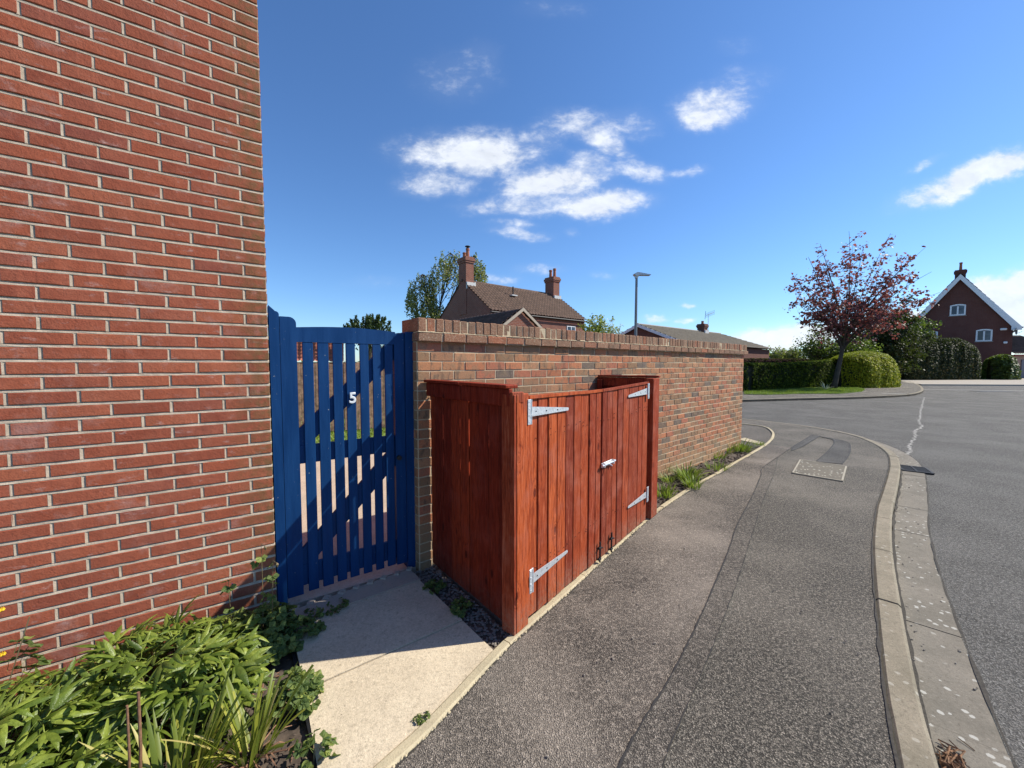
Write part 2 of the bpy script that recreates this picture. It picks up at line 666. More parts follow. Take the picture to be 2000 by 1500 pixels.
def mat_concrete(name, c1, c2, spot=None, spots=0.0, speck=0.5, grime=.4):
    t = NT(name)
    p = t.pos()
    n = t.noise(p, 3.5, 6, .65)
    base = t.mix(t.ramp(n, [(.35, 0), (.65, 1)]), c1, c2)
    f = t.noise(p, 190, 3, .7)
    base = t.mix(t.ramp(f, [(.28, speck), (.46, 0)]), base, tuple(c * .42 for c in c1))
    f2 = t.noise(p, 75, 3, .7)
    base = t.mix(t.ramp(f2, [(.30, speck * .8), (.46, 0)]), base, tuple(c * .5 for c in c1))
    base = t.mix(t.ramp(f2, [(.56, 0), (.72, speck * .5)]), base, tuple(min(1, c * 1.5) for c in c1))
    m = t.noise(p, 28, 5, .7)
    base = t.mix(t.ramp(m, [(.56, 0), (.78, grime)]), base, tuple(c * .45 for c in c2))
    dv = t.vor(p, 34)
    dk = t.math('MULTIPLY', t.ramp(dv.outputs['Distance'], [(.07, 1), (.11, 0)]), t.ramp(t.noise(p, 2.2, 3), [(.48, 0), (.6, .8)]))
    base = t.mix(dk, base, (.07, .055, .04))
    if spot:
        q = t.vor(t.n('ShaderNodeVectorMath').outputs[0] if False else p, 17.0)
        wob = t.math('ADD', q.outputs['Distance'], t.math('MULTIPLY', t.noise(p, 60, 3), .35))
        keep = t.noise(p, 1.7, 2)
        mk = t.math('MULTIPLY', t.ramp(wob, [(.36, 1), (.40, 0)]), t.ramp(keep, [(.44, 0), (.54, 1)]))
        base = t.mix(t.math('MULTIPLY', mk, spots), base, spot)
    return t.fin(base, .9, t.math('ADD', f, m), .003, .8, spec=.2)


def mat_wood(name='red_stained_wood', dk=1.0):
    t = NT(name)
    oi = t.n('ShaderNodeObjectInfo')
    p = t.pos()
    off = t.n('ShaderNodeVectorMath')
    off.operation = 'SCALE'
    off.inputs[0].default_value = (7, 3, 31)
    t.l(oi.outputs['Random'], off.inputs['Scale'])
    ad = t.n('ShaderNodeVectorMath')
    ad.operation = 'ADD'
    t.l(p, ad.inputs[0])
    t.l(off.outputs[0], ad.inputs[1])
    mp = t.n('ShaderNodeMapping')
    mp.inputs['Scale'].default_value = (1, 1, .07)
    t.l(ad.outputs[0], mp.inputs[0])
    kn = t.n('ShaderNodeMapping')
    kn.inputs['Scale'].default_value = (1, 1, .45)
    t.l(ad.outputs[0], kn.inputs[0])
    k = t.vor(kn.outputs[0], 7.5)
    kd = k.outputs['Distance']
    knot = t.ramp(kd, [(.06, 1), (.18, .3), (.38, 0)])
    wn = t.math('ADD', t.noise(mp.outputs[0], 26, 4, .6, .6), t.math('MULTIPLY', knot, .8))
    rings = t.math('PINGPONG', t.math('MULTIPLY', wn, 7.0), 1.0)
    fine = t.noise(mp.outputs[0], 95, 4, .7)
    base = t.ramp(oi.outputs['Random'], [(0, (.20, .030, .012)), (.3, (.36, .062, .018)), (.55, (.27, .040, .014)), (.8, (.44, .084, .022)), (1, (.50, .105, .030))])
    base = t.mix(t.ramp(rings, [(.0, .65), (.4, 0)]), base, (.17, .022, .007))
    base = t.mix(t.ramp(fine, [(.34, .7), (.5, 0)]), base, (.12, .015, .006))
    base = t.mix(t.ramp(fine, [(.54, 0), (.68, .5)]), base, (.56, .18, .09))
    base = t.mix(t.ramp(kd, [(.07, .9), (.13, 0)]), base, (.09, .012, .006))
    blot = t.noise(p, 5, 4, .6)
    base = t.mix(t.ramp(blot, [(.5, 0), (.7, .45)]), base, (.40, .125, .08))
    zz = t.n('ShaderNodeSeparateXYZ')
    t.l(p, zz.inputs[0])
    splash = t.n('ShaderNodeMapRange')
    splash.inputs[1].default_value = .22
    splash.inputs[2].default_value = .03
    t.l(zz.outputs[2], splash.inputs[0])
    base = t.mix(t.math('MULTIPLY', splash.outputs[0], t.ramp(t.noise(p, 40, 4, .7), [(.4, .1), (.65, .7)])), base, (.26, .15, .10))
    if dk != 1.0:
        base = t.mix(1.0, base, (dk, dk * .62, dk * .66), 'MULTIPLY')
    h = t.math('ADD', t.math('MULTIPLY', rings, .6), t.math('ADD', fine, t.math('MULTIPLY', knot, -.6)))
    return t.fin(base, .7, h, .0022, 1.0, spec=.16)


def mat_blue():
    t = NT('blue_gloss_paint')
    p = t.pos()
    mp = t.pos((1, 1, .12))
    n = t.noise(mp, 22, 4, .6)
    base = t.mix(t.ramp(n, [(.35, 0), (.7, 1)]), (.0045, .036, .125), (.008, .052, .165))
    z = t.noise(t.pos((1, 1, .5)), 9, 5, .75)
    base = t.mix(t.ramp(z, [(.70, 0), (.74, .55)]), base, (.11, .16, .22))
    chip = t.noise(p, 55, 3, .7)
    base = t.mix(t.math('MULTIPLY', t.ramp(chip, [(.715, 0), (.73, 1)]), .8), base, (.45, .46, .42))
    return t.fin(base, t.ramp(n, [(.3, .42), (.7, .6)]), t.math('ADD', n, t.noise(mp, 90, 3)), .0014, .55, spec=.14)


def mat_plain(name, col, rough=.6, metal=0.0, var=.15, scale=20, bump=.3):
    t = NT(name)
    p = t.pos()
    n = t.noise(p, scale, 5, .6)
    c = t.mix(t.ramp(n, [(.3, 0), (.7, 1)]), tuple(x * (1 - var) for x in col), tuple(min(1, x * (1 + var)) for x in col))
    return t.fin(c, rough, n, .002, bump, metal)


def mat_leaf(name, stops, rough=.5, trans=.35, tcol=None, spec=.4, vein=False):
    t = NT(name)
    r = t.rnd()
    base = t.ramp(r, stops)
    if vein:
        p = t.pos()
        n = t.noise(p, 35, 4, .6)
        base = t.mix(t.ramp(n, [(.35, .45), (.6, 0)]), base, tuple(c * .6 for c in stops[0][1]))
        base = t.mix(t.ramp(t.noise(p, 9, 3), [(.55, 0), (.75, .35)]), base, (.30, .30, .07))
        t.fin(base, rough, t.math('ADD', n, t.noise(p, 140, 3)), .002, .9, spec=spec)
    else:
        t.fin(base, rough, spec=spec)
    tr = t.n('ShaderNodeBsdfTranslucent')
    if tcol:
        t.l(t.mix(.6, base, tcol), tr.inputs[0])
    else:
        t.l(t.mix(.5, base, (.28, .42, .04)), tr.inputs[0])
    ms = t.n('ShaderNodeMixShader')
    ms.inputs[0].default_value = trans
    t.l(t.p.outputs[0], ms.inputs[1])
    t.l(tr.outputs[0], ms.inputs[2])
    t.l(ms.outputs[0], t.out.inputs[0])
    return t.m


def mat_bark(name, c1, c2):
    t = NT(name)
    n = t.noise(t.pos((1, 1, .3)), 18, 5, .7)
    return t.fin(t.mix(t.ramp(n, [(.35, 0), (.65, 1)]), c1, c2), .9, n, .02, .8, spec=.2)


def mat_far_brick(name, c1, c2, mortar, rot):
    """brickwork too far away to tell the bricks apart"""
    t = NT(name)
    tc = t.pos()
    mp = t.n('ShaderNodeMapping')
    mp.inputs['Rotation'].default_value = (0, 0, -rot)
    t.l(tc, mp.inputs[0])
    sp = t.n('ShaderNodeSeparateXYZ')
    t.l(mp.outputs[0], sp.inputs[0])
    cb = t.n('ShaderNodeCombineXYZ')
    t.l(t.math('ADD', sp.outputs[0], sp.outputs[1]), cb.inputs[0])
    t.l(sp.outputs[2], cb.inputs[1])
    b = t.n('ShaderNodeTexBrick')
    b.inputs['Scale'].default_value = 1
    b.inputs['Brick Width'].default_value = .225
    b.inputs['Row Height'].default_value = .075
    b.inputs['Mortar Size'].default_value = .009
    b.inputs['Color1'].default_value = (*c1, 1)
    b.inputs['Color2'].default_value = (*c2, 1)
    b.inputs['Mortar'].default_value = (*mortar, 1)
    t.l(cb.outputs[0], b.inputs['Vector'])
    n = t.noise(tc, 1.3, 4, .6)
    c = t.mix(t.ramp(n, [(.4, 0), (.7, .35)]), b.outputs['Color'], tuple(x * .6 for x in c1))
    return t.fin(c, .9, b.outputs['Fac'], .01, -.4, spec=.2)


def mat_glass(name='window_glass'):
    t = NT(name)
    p = t.pos()
    n = t.noise(p, 1.2, 2)
    return t.fin(t.mix(t.ramp(n, [(.4, 0), (.6, 1)]), (.03, .045, .07), (.10, .13, .17)), .12, spec=.4)


M_HB = mat_house_brick()
M_HM = mat_mortar('house_mortar', (.42, .33, .245), (.55, .44, .335))
M_WB = mat_wall_brick()
M_WM = mat_mortar('wall_mortar', (.46, .36, .24), (.60, .48, .33))
M_CB = mat_coping_brick()
M_FOOT = mat_asphalt('footway_asphalt', (.066, .058, .048), (.196, .170, .137), (.46, .40, .325), patchy=.14)
M_FOOTL = mat_asphalt('footway_margin_asphalt', (.076, .064, .054), (.225, .188, .153), (.50, .42, .34), patchy=.25)
M_PATCH = mat_asphalt('trench_asphalt', (.065, .057, .048), (.193, .166, .134), (.44, .375, .31), patchy=.1)
M_PATCH2 = mat_asphalt('smooth_patch_asphalt', (.062, .058, .053), (.135, .124, .112), (.24, .22, .20), scale=1.6, patchy=.2)
M_ROAD = mat_asphalt('road_asphalt', (.060, .054, .047), (.185, .168, .146), (.33, .31, .285), scale=.85, patchy=.10)
M_SLAB = mat_concrete('paving_slab', (.64, .53, .38), (.53, .435, .31), speck=.8, grime=.6)
M_THR = mat_concrete('threshold_concrete', (.48, .37, .28), (.40, .33, .27), speck=.3, grime=.55)
M_EDG = mat_concrete('edging_concrete', (.52, .43, .28), (.42, .35, .23), speck=.5, grime=.6)
M_KERB = mat_concrete('kerb_concrete', (.29, .245, .18), (.21, .18, .13), spot=(.60, .57, .50), spots=.3, speck=.8, grime=.6)
M_GUT = mat_concrete('gutter_concrete', (.235, .205, .165), (.17, .15, .12), spot=(.50, .48, .43), spots=.75, speck=.7)
M_SOIL = mat_plain('bed_soil', (.085, .062, .046), .95, var=.5, scale=30, bump=1)
M_STONE = mat_plain('gravel_stone', (.19, .165, .14), .9, var=.4, scale=60)
M_WOOD = mat_wood()
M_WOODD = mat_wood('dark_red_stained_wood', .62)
M_BLUE = mat_blue()
M_GALV = mat_plain('galvanised_steel', (.68, .70, .72), .42, .55, .22, 60)
M_WHITE = mat_plain('white_paint', (.78, .79, .80), .4, 0, .05, 8, .1)
M_DARK = mat_plain('dark_metal', (.03, .03, .032), .6, .6, .3, 30)
M_GLASS = mat_glass()
# ================================================================== the ground
def off(poly, d):
    """offset an open polyline to its left by d"""
    out = []
    n = len(poly)
    for i in range(n):
        a = Vector(poly[max(i - 1, 0)][:2])
        b = Vector(poly[min(i + 1, n - 1)][:2])
        t = (b - a).normalized()
        out.append((poly[i][0] - t.y * d, poly[i][1] + t.x * d))
    return out


def resample(poly, step):
    pts = [Vector(p[:2]) for p in poly]
    # Catmull-Rom smoothing, then even steps
    sm = []
    for i in range(len(pts) - 1):
        p0, p1, p2, p3 = pts[max(i - 1, 0)], pts[i], pts[i + 1], pts[min(i + 2, len(pts) - 1)]
        k = max(2, int((p2 - p1).length / .05))
        for j in range(k):
            s = j / k
            sm.append(.5 * ((2 * p1) + (-p0 + p2) * s + (2 * p0 - 5 * p1 + 4 * p2 - p3) * s * s + (-p0 + 3 * p1 - 3 * p2 + p3) * s ** 3))
    sm.append(pts[-1])
    out = [sm[0]]
    acc = 0
    for i in range(1, len(sm)):
        seg = (sm[i] - sm[i - 1]).length
        while acc + seg >= step and seg > 0:
            k = (step - acc) / seg
            q = sm[i - 1].lerp(sm[i], k)
            out.append(q)
            sm[i - 1] = q
            seg = (sm[i] - q).length
            acc = 0
        acc += seg
    return [(p.x, p.y) for p in out]


ZR = -0.10
t = MB()
t.prism([(-300, -120), (300, -120), (300, 500), (-300, 500)], -.6, -.16)
t.build('terrain', mat_plain('far_grass_ground', (.07, .10, .03), .95, var=.4, scale=.5), kind='structure')
t = MB()
t.prism([(-2, -12), (90, -12), (90, 46), (-2, 46)], -.155, ZR)
t.build('road', M_ROAD, kind='structure')

# kerb arris (top front edge), near the camera first
arr = [(1835, 1500), (1797, 1363), (1760, 1180), (1743, 1070), (1743, 1000), (1748, 975), (1757, 930), (1758, 906), (1748, 885), (1716, 865), (1669, 849),
       (1594, 834), (1520, 825), (1452, 818)]
arr = [G(u, v) for u, v in arr]
d0 = (Vector(arr[1]) - Vector(arr[0]))
arr = [tuple(Vector(arr[0]) - d0 * 6), tuple(Vector(arr[0]) - d0 * 3)] + arr
dl = Vector(arr[-1]) - Vector(arr[-2])
arr = arr + [tuple(Vector(arr[-1]) + dl * 2), tuple(Vector(arr[-1]) + dl * 5)]
ARR = resample(arr, .12)
KIN = off(ARR, .125)           # footway side of the kerb
GOUT = off(ARR, -.27)          # road side of the channel

# edging line (outer side, towards the footway)
edg = [(770, 1500), (890, 1380), (935, 1329), (998, 1262), (1038, 1225), (1132, 1140), (1199, 1077), (1270, 1014), (1318, 978), (1378, 940), (1410, 923),
       (1440, 904), (1470, 887), (1500, 868), (1512, 855), (1511, 843), (1493, 833), (1451, 827.5), (1400, 822)]
edg = [G(u, v) for u, v in edg]
d0 = (Vector(edg[1]) - Vector(edg[0]))
edg = [tuple(Vector(edg[0]) - d0 * 7 + Vector((-.6, 0))), tuple(Vector(edg[0]) - d0 * 3 + Vector((-.12, 0)))] + edg
EDG = resample(edg, .1)
EIN = off(EDG, .062)

foot = EDG + [tuple(p) for p in KIN[::-1]]
t = MB()
t.prism(foot, -.2, 0.0)
t.build('footway', M_FOOT, kind='structure')

# a lighter strip of surfacing beside the edging, and the trench patches, as thin overlays
def overlay(name, pix, mat, z=.004, thick=.004):
    pts = [G(u, v) for u, v in pix]
    m = MB()
    m.prism(pts, z - thick, z)
    return m.build(name, mat, kind='structure')


def seam(name, pix, w=.012, z=.007, mat=None, jit=.003):
    pts = resample([G(u, v) for u, v in pix], .03)
    L = off(pts, w / 2)
    Rr = off(pts, -w / 2)
    L = [(x + random.uniform(-jit, jit), y + random.uniform(-jit, jit)) for x, y in L]
    Rr = [(x + random.uniform(-jit, jit), y + random.uniform(-jit, jit)) for x, y in Rr]
    m = MB()
    n = len(L)
    m.add([(p[0], p[1], z) for p in L] + [(p[0], p[1], z) for p in Rr], [(i, i + n, i + n + 1, i + 1) for i in range(n - 1)])
    return m.build(name, mat or M_SEAM, kind='structure')


M_SEAM = mat_plain('seam_tar', (.022, .020, .019), .8, var=.3)
lineA = [(1546, 875), (1493, 912), (1486, 930), (1470, 969), (1440, 1027), (1422, 1080), (1376, 1190), (1318, 1310), (1245, 1430), (1205, 1510), (1150, 1600)]
lineB = [(1519, 893), (1512, 925), (1490, 980), (1466, 1055), (1436, 1150), (1392, 1265), (1350, 1365), (1305, 1470), (1285, 1530), (1240, 1620)]
inner = [(p[0] + .03 * 0, p[1]) for p in EDG]
lp = [G(u, v) for u, v in lineA]
ed_near = [p for p in EDG if p[1] < G(1500, 868)[1] and p[0] > lp[-1][0] - 3.2 and p[1] > lp[-1][1] - .02]
ed_in = off(ed_near, -.004)
m = MB()
m.prism(lp + ed_in, .0005, .004)
m.build('footway_margin', M_FOOTL, kind='structure')
overlay('trench_patch', lineA + lineB[::-1], M_PATCH, .008, .003)
seam('trench_seam', lineA, .008, .0105)
seam('trench_seam', lineB, .0045, .0105)
overlay('service_patch', [(1594, 902), (1617, 882), (1629, 866), (1626, 859), (1599, 853), (1628, 857), (1649, 862), (1660, 869), (1658.6, 887), (1645, 907)], M_PATCH2, .008, .003)
overlay('service_patch', [(1546, 875), (1587, 849.5), (1600, 852.5), (1566, 874), (1545, 882)], M_PATCH2, .008, .003)
seam('service_patch_seam', [(1594, 902), (1617, 882), (1629, 866), (1626, 859), (1599, 853)], .018, .0105)
seam('service_patch_seam', [(1645, 907), (1659, 887), (1660, 869), (1649, 862), (1628, 857)], .018, .0105)
seam('service_patch_seam', [(1546, 875), (1587, 849.5)], .02, .0105)
seam('service_patch_seam', [(1566, 874), (1602, 852)], .02, .0105)
seam('footway_crack', [(1653, 912), (1690, 915), (1735, 921)], .012, .0105)

# edging stones: one object each
def inside_(x, y, poly):
    c = False
    n_ = len(poly)
    for i in range(n_):
        x0, y0 = poly[i]
        x1_, y1_ = poly[(i + 1) % n_]
        if (y0 > y) != (y1_ > y) and x < (x1_ - x0) * (y - y0) / (y1_ - y0) + x0:
            c = not c
    return c


def stones(name, line, width, z0, z1, length, mat, parent, gap=.006, jit=.004, bev=.006, seg=.1):
    """split a polyline with even steps into stones that follow it"""
    n = len(line)
    k = max(1, int(round(length / seg)))
    inn = off(line, width)
    i = 0
    while i < n - 1:
        j = min(i + k, n - 1)
        a = [Vector(line[q]) for q in range(i, j + 1)]
        b = [Vector(inn[q]) for q in range(i, j + 1)]
        if len(a) > 1:
            g0 = (a[1] - a[0]).normalized() * gap / 2
            g1 = (a[-1] - a[-2]).normalized() * gap / 2
            a[0] = a[0] + g0
            b[0] = b[0] + g0
            a[-1] = a[-1] - g1
            b[-1] = b[-1] - g1
            dz = random.uniform(-jit, jit)
            m = MB()
            vs = []
            nn = len(a)
            for p, q in zip(a, b):
                t_ = (q - p).normalized()
                vs += [(p.x, p.y, z0), (p.x, p.y, z1 - bev + dz), (p.x + t_.x * bev, p.y + t_.y * bev, z1 + dz),
                       (q.x - t_.x * bev, q.y - t_.y * bev, z1 + dz), (q.x, q.y, z1 - bev + dz), (q.x, q.y, z0)]
            fs = []
            for s in range(nn - 1):
                for e in range(5):
                    fs.append((s * 6 + e, s * 6 + e + 1, (s + 1) * 6 + e + 1, (s + 1) * 6 + e)[::-1])
            fs.append((0, 1, 2, 3, 4, 5)[::-1])
            fs.append(tuple((nn - 1) * 6 + e for e in range(6)))
            m.add(vs, fs)
            m.build(name, mat, parent)
        i = j


kb = thing('kerb', kind='structure')
stones('kerb_stone', ARR, .125, -.2, .004, .92, M_KERB, kb, gap=.008, bev=.016, seg=.12)
gt = thing('gutter', kind='structure')
stones('channel_block', off(ARR, -.006), -.262, -.2, ZR + .012, .92, M_GUT, gt, gap=.005, jit=.002, bev=.004, seg=.12)
eg = thing('path_edging', kind='structure')
stones('edging_stone', off(EDG, .004), .055, -.15, .012, .92, M_EDG, eg, gap=.008, jit=.006, bev=.009, seg=.1)
# crumbled mortar haunch spilled along the outer side of the edging
hm = MB()
for p, q in zip(EDG[:-1], EDG[1:]):
    if p[1] < 0.7 or p[1] > 6.5:
        continue
    for k in range(7):
        s = random.random()
        x, y = p[0] + (q[0] - p[0]) * s, p[1] + (q[1] - p[1]) * s
        tx, ty = q[0] - p[0], q[1] - p[1]
        l = math.hypot(tx, ty)
        o = abs(random.gauss(0, .005)) - .008
        x += ty / l * o
        y -= tx / l * o
        r = random.uniform(.003, .008)
        hm.rnd = random.random()
        hm.cbox(x - r, x + r, y - r, y + r, 0.0, r * .7 + .004, r * .45, r * .3)
hm.build('edging_crumbs', M_EDG, eg, kind='stuff')


def strip(name, line, w0, w1, z, mat, parent=None, jit=.004):
    n = len(line)
    wa = [random.uniform(w0, w1) for _ in range(n)]
    a = off(line, .5)
    vs = []
    for sgn in (1, -1):
        for i in range(n):
            dx, dy = (a[i][0] - line[i][0]) * 2, (a[i][1] - line[i][1]) * 2
            k = sgn * wa[i] / 2 + random.uniform(-jit, jit)
            vs.append((line[i][0] + dx * k, line[i][1] + dy * k, z))
    m = MB()
    m.add(vs, [(i, i + 1, i + 1 + n, i + n)[::-1] for i in range(n - 1)])
    return m.build(name, mat, parent, kind='structure')


M_DIRT = mat_plain('joint_dirt', (.045, .038, .03), .95, var=.5, scale=60, bump=1)
strip('kerb_joint', off(ARR, .128), .004, .016, .0055, M_DIRT)
strip('gutter_joint', off(ARR, -.272), .004, .016, ZR + .0155, M_DIRT)
strip('kerb_foot_dirt', off(ARR, -.014), .010, .034, ZR + .0155, M_DIRT)
strip('edging_joint', off(EDG, -.003), .004, .018, .0055, M_DIRT)
# scattered grit, dry leaves and chips on the footway and in the channel
gm = MB()
for k in range(520):
    if k % 3:
        i = random.randrange(8, len(ARR) - 6)
        o_ = -random.uniform(.0, .26) if k % 2 else -abs(random.gauss(0, .04)) - .01
        a_ = off(ARR[i - 1:i + 2], o_)[1]
        x, y, z = a_[0] + random.uniform(-.06, .06), a_[1] + random.uniform(-.06, .06), ZR + .014
    else:
        x, y = random.uniform(-.2, 2.4), random.uniform(.9, 6)
        z = .009
        if not inside_(x, y, foot):
            continue
    r = random.uniform(.0025, .008)
    gm.rnd = random.random()
    gm.M = Matrix.Translation((x, y, z)) @ Matrix.Rotation(random.uniform(0, 3), 4, 'Z')
    gm.cbox(-r, r, -r * .6, r * .6, -r * .2, r * random.uniform(.2, .8), r * .3, r * .15)
gm.build('grit', M_STONE, kind='stuff')

# drive beyond the end of the wall, enclosed by the edging
dr = [p for p in EIN if p[1] > G(1486, 870)[1]]
dr = dr + [(3.2, dr[-1][1] + .3), (3.2, 8.2), (4.0, 6.95)]
m = MB()
m.prism(dr, -.2, -.012)
m.build('driveway', M_PATCH, kind='structure')
m = MB()
m.prism([(p[0], p[1]) for p in [G(1440, 858), G(1484, 868), G(1492, 865), G(1455, 855)]], -.1, .002)
m.build('driveway_threshold', M_EDG, kind='structure')

# raised garden ground behind the wall and gate
# ------------------------------------------------------------------ house wall on the left
HC = Vector((-1.523, 2.42))
HD = Vector((.831, .556)).normalized()
HN = Vector((HD.y, -HD.x))                      # towards the viewer
ROW = .0735
BL = .238
house = thing('brick_house', 'tall red brick house wall filling the left side beside the blue gate', 'house', frame(HC, HD))
HF = frame(HC, HD)


def rough_brick(w, h, seed, amp=.0014):
    rg = random.Random(seed)
    m = MB()
    vs = []
    n = 5
    for i in range(n):
        x = -w / 2 + w * i / (n - 1)
        jb, jt, jf = rg.uniform(-amp, amp), rg.uniform(-amp, amp), rg.uniform(-.0006, .0006)
        e = .0015 if i in (0, n - 1) else 0
        xx = x + (rg.uniform(-amp, amp) if e else 0)
        for y, z in ((.05, -h / 2 + jb), (-.0475, -h / 2 + jb), (-.05 + jf + e, -h / 2 + .0025 + jb), (-.05 + jf + e, h / 2 - .0025 + jt), (-.0475, h / 2 + jt), (.05, h / 2 + jt)):
            vs.append((xx, y, z))
    fs = []
    for i in range(n - 1):
        for k in range(5):
            fs.append((i * 6 + k, (i + 1) * 6 + k, (i + 1) * 6 + k + 1, i * 6 + k + 1))
    fs.append((0, 1, 2, 3, 4, 5))
    fs.append(tuple((n - 1) * 6 + k for k in range(6))[::-1])
    m.add(vs, fs)
    return m.mesh('house_brick', M_HB)


JT = .0165
unit = [rough_brick(BL - .0150, ROW - JT, k) for k in range(14)]
halfu = [rough_brick(BL / 2 - .0150, ROW - JT, k + 50) for k in range(7)]
rest = MB()
perp = MB()
nparts = 0
for r in range(-3, 76):
    zc = (r + .5) * ROW
    x = 0.0
    first = True
    while x > -4.5:
        L = BL / 2 if (first and r % 2) else BL
        cx = x - L / 2
        x -= L
        half = first and r % 2
        first = False
        jx_ = cx - L / 2
        perp.add([(jx_ - .0085, .0012 + random.uniform(0, .001), zc - ROW / 2 + .006), (jx_ + .0085, .0058 + random.uniform(0, .002), zc - ROW / 2 + .006), (jx_ + .0085, .0068, zc + ROW / 2 - .006), (jx_ - .0085, .0022, zc + ROW / 2 - .006)], [(0, 1, 2, 3)])
        w = HF @ Vector((cx, 0, zc))
        ok = False
        if w.y > .2:
            for e in (-L / 2, L / 2):
                u, v = PX(HF @ Vector((cx + e, 0, zc)))
                if -20 < u < 560 and -25 < v < 1370:
                    ok = True
        jy = random.uniform(-.0010, .0012)
        if ok:
            me = random.choice(halfu if half else unit)
            link('brick', me, house, Matrix.Translation((cx + random.uniform(-.0015, .0015), .05 + jy, zc + random.uniform(-.0012, .0012))) @ Matrix.Rotation(random.uniform(-.006, .006), 4, 'Y'))
            nparts += 1
        elif cx > -3.2 and zc < 5.55:
            rest.rnd = random.random()
            rest.box(cx - L / 2 + .008, cx + L / 2 - .008, jy, .1, zc - ROW / 2 + .0085, zc + ROW / 2 - .0085)
print('house bricks', nparts)
rest_side = MB()
for r in range(-1, 76):          # the return of the wall beside the gate: seen only from a step to the right
    zc = (r + .5) * ROW
    y = .108
    while y < 5.4:
        L = BL
        rest.rnd = random.random()
        off_ = 0 if r % 2 else BL / 2
        rest.box(-.09, .0, y + off_ + .006, y + off_ + L - .006, zc - ROW / 2 + .006, zc + ROW / 2 - .006)
        y += L
o = rest.build('bricks', M_HB, house, kind='stuff')
m = MB()
m.box(-7, -.006, .0078, .0995, -.3, 5.6)
m.box(-.10, -.009, .10, 5.6, -.3, 5.6)
m.box(-7, -6.9, .10, 5.6, -.3, 5.6)
m.box(-6.9, -.10, 5.5, 5.6, -.3, 5.6)
m.build('mortar', M_HM, house)
# bed joints struck back under the brick above and flush with the one below
m = MB()
for r in range(-2, 75):
    z_ = r * ROW
    xs_ = [0.0 - .004]
    while xs_[-1] > -4.4:
        xs_.append(xs_[-1] - random.uniform(.03, .055))
    vs = []
    for x in xs_:
        vs += [(x, .0012 + random.uniform(-.0008, .0016), z_ - JT / 2 + .0005), (x, .0035 + random.uniform(-.001, .001), z_ + .001 + random.uniform(-.0012, .0012)), (x, .0105, z_ + JT / 2)]
    n_ = len(xs_)
    fs = []
    for i in range(n_ - 1):
        for k in range(2):
            fs.append((i * 3 + k, i * 3 + k + 1, (i + 1) * 3 + k + 1, (i + 1) * 3 + k))
    m.add(vs, fs)
m.build('bed_joints', M_HM, house, kind='stuff')
perp.build('cross_joints', M_HM, house, kind='stuff')
m = MB()
m.box(-6, -.004, -.004, .09, -.006, .004)
m.build('damp_course', M_DARK, house)
m = MB()
m.add([(-7.1, -.3, 5.35), (.02, -.3, 5.35), (.02, 2.8, 8.2), (-7.1, 2.8, 8.2), (-7.1, 5.9, 5.35), (.02, 5.9, 5.35)], [(0, 1, 2, 3), (3, 2, 5, 4)])
m.add([(-7, 0, 5.6), (-7, 5.6, 5.6), (-7, 2.8, 8.1)], [(0, 1, 2)])
m.add([(-.01, 0, 5.6), (-.01, 5.6, 5.6), (-.01, 2.8, 8.1)], [(0, 1, 2)])
m.build('roof', mat_plain('house_roof_tile', (.12, .07, .05), .9), house)

# ------------------------------------------------------------------ garden wall
WO = Vector((-.72, 2.92))
WE = Vector((4.29, 7.12))
WD = (WE - WO).normalized()
WL = (WE - WO).length
WN = Vector((WD.y, -WD.x))
WF = frame(WO, WD)
wall = thing('garden_wall', 'long mixed red and brown brick garden wall with brick-on-edge coping behind the red bin store', 'wall', WF)
TH = .215
m = MB()
m.box(.0, WL - .004, .0042, TH - .0042, -.25, 1.775)
m.build('mortar', M_WM, wall)
m = MB()
m.box(.004, WL + .020, -.033, TH + .033, 1.772, 1.941)
m.build('coping_mortar', M_WM, wall)
wl, wh = .2145, .075
unitw = []
for k in range(8):
    m = MB()
    m.cbox(-.5 * wl + .0045, .5 * wl - .0045, -.048, .048, -.5 * wh + .0045, .5 * wh - .0045, .0022, .002, random.Random(k + 100))
    unitw.append(m.mesh('wall_brick', M_WB))
halfw = []
for k in range(4):
    m = MB()
    m.cbox(-.25 * wl + .0045, .25 * wl - .0045, -.048, .048, -.5 * wh + .0045, .5 * wh - .0045, .0022, .002, random.Random(k + 130))
    halfw.append(m.mesh('wall_half_brick', M_WB))
cand = []
restb = MB()
for r in range(0, 25):
    zc = 1.77 - (r + .5) * wh
    if zc < -.12:
        break
    x = 0
    first = True
    while x < WL - .03:
        L = wl / 2 if (first and r % 2) else wl
        half = bool(first and r % 2)
        if x + L > WL:
            L = WL - x
        first = False
        cx = x + L / 2
        x += L
        a = PX(WF @ Vector((cx - L / 2, 0, zc)))
        b = PX(WF @ Vector((cx + L / 2, 0, zc)))
        size = abs(b[0] - a[0]) * FPX * wh / (WF @ Vector((cx, 0, zc))).y
        # hidden behind the store front?
        hid = 0.35 < cx < 1.9 and zc < 1.3
        if cx <= .35 and zc < 1.2 and cx > .2:
            hid = True
        cand.append((0 if hid else size, cx, zc, L, half))
cand.sort(key=lambda c: -c[0])
for i, (s, cx, zc, L, half) in enumerate(cand):
    jy = random.uniform(-.0025, .0025)
    full = abs(L - wl) < 1e-4 or abs(L - wl / 2) < 1e-4
    if i < 296 and full:
        me = random.choice(halfw if L < wl * .7 else unitw)
        link('brick', me, wall, Matrix.Translation((cx, .048 + jy, zc)) @ Matrix.Rotation(random.uniform(-.008, .008), 4, 'Y'))
    else:
        restb.rnd = random.random()
        restb.cbox(cx - L / 2 + .0045, cx + L / 2 - .0045, jy, .09, zc - wh / 2 + .0045, zc + wh / 2 - .0045, .004, .001)
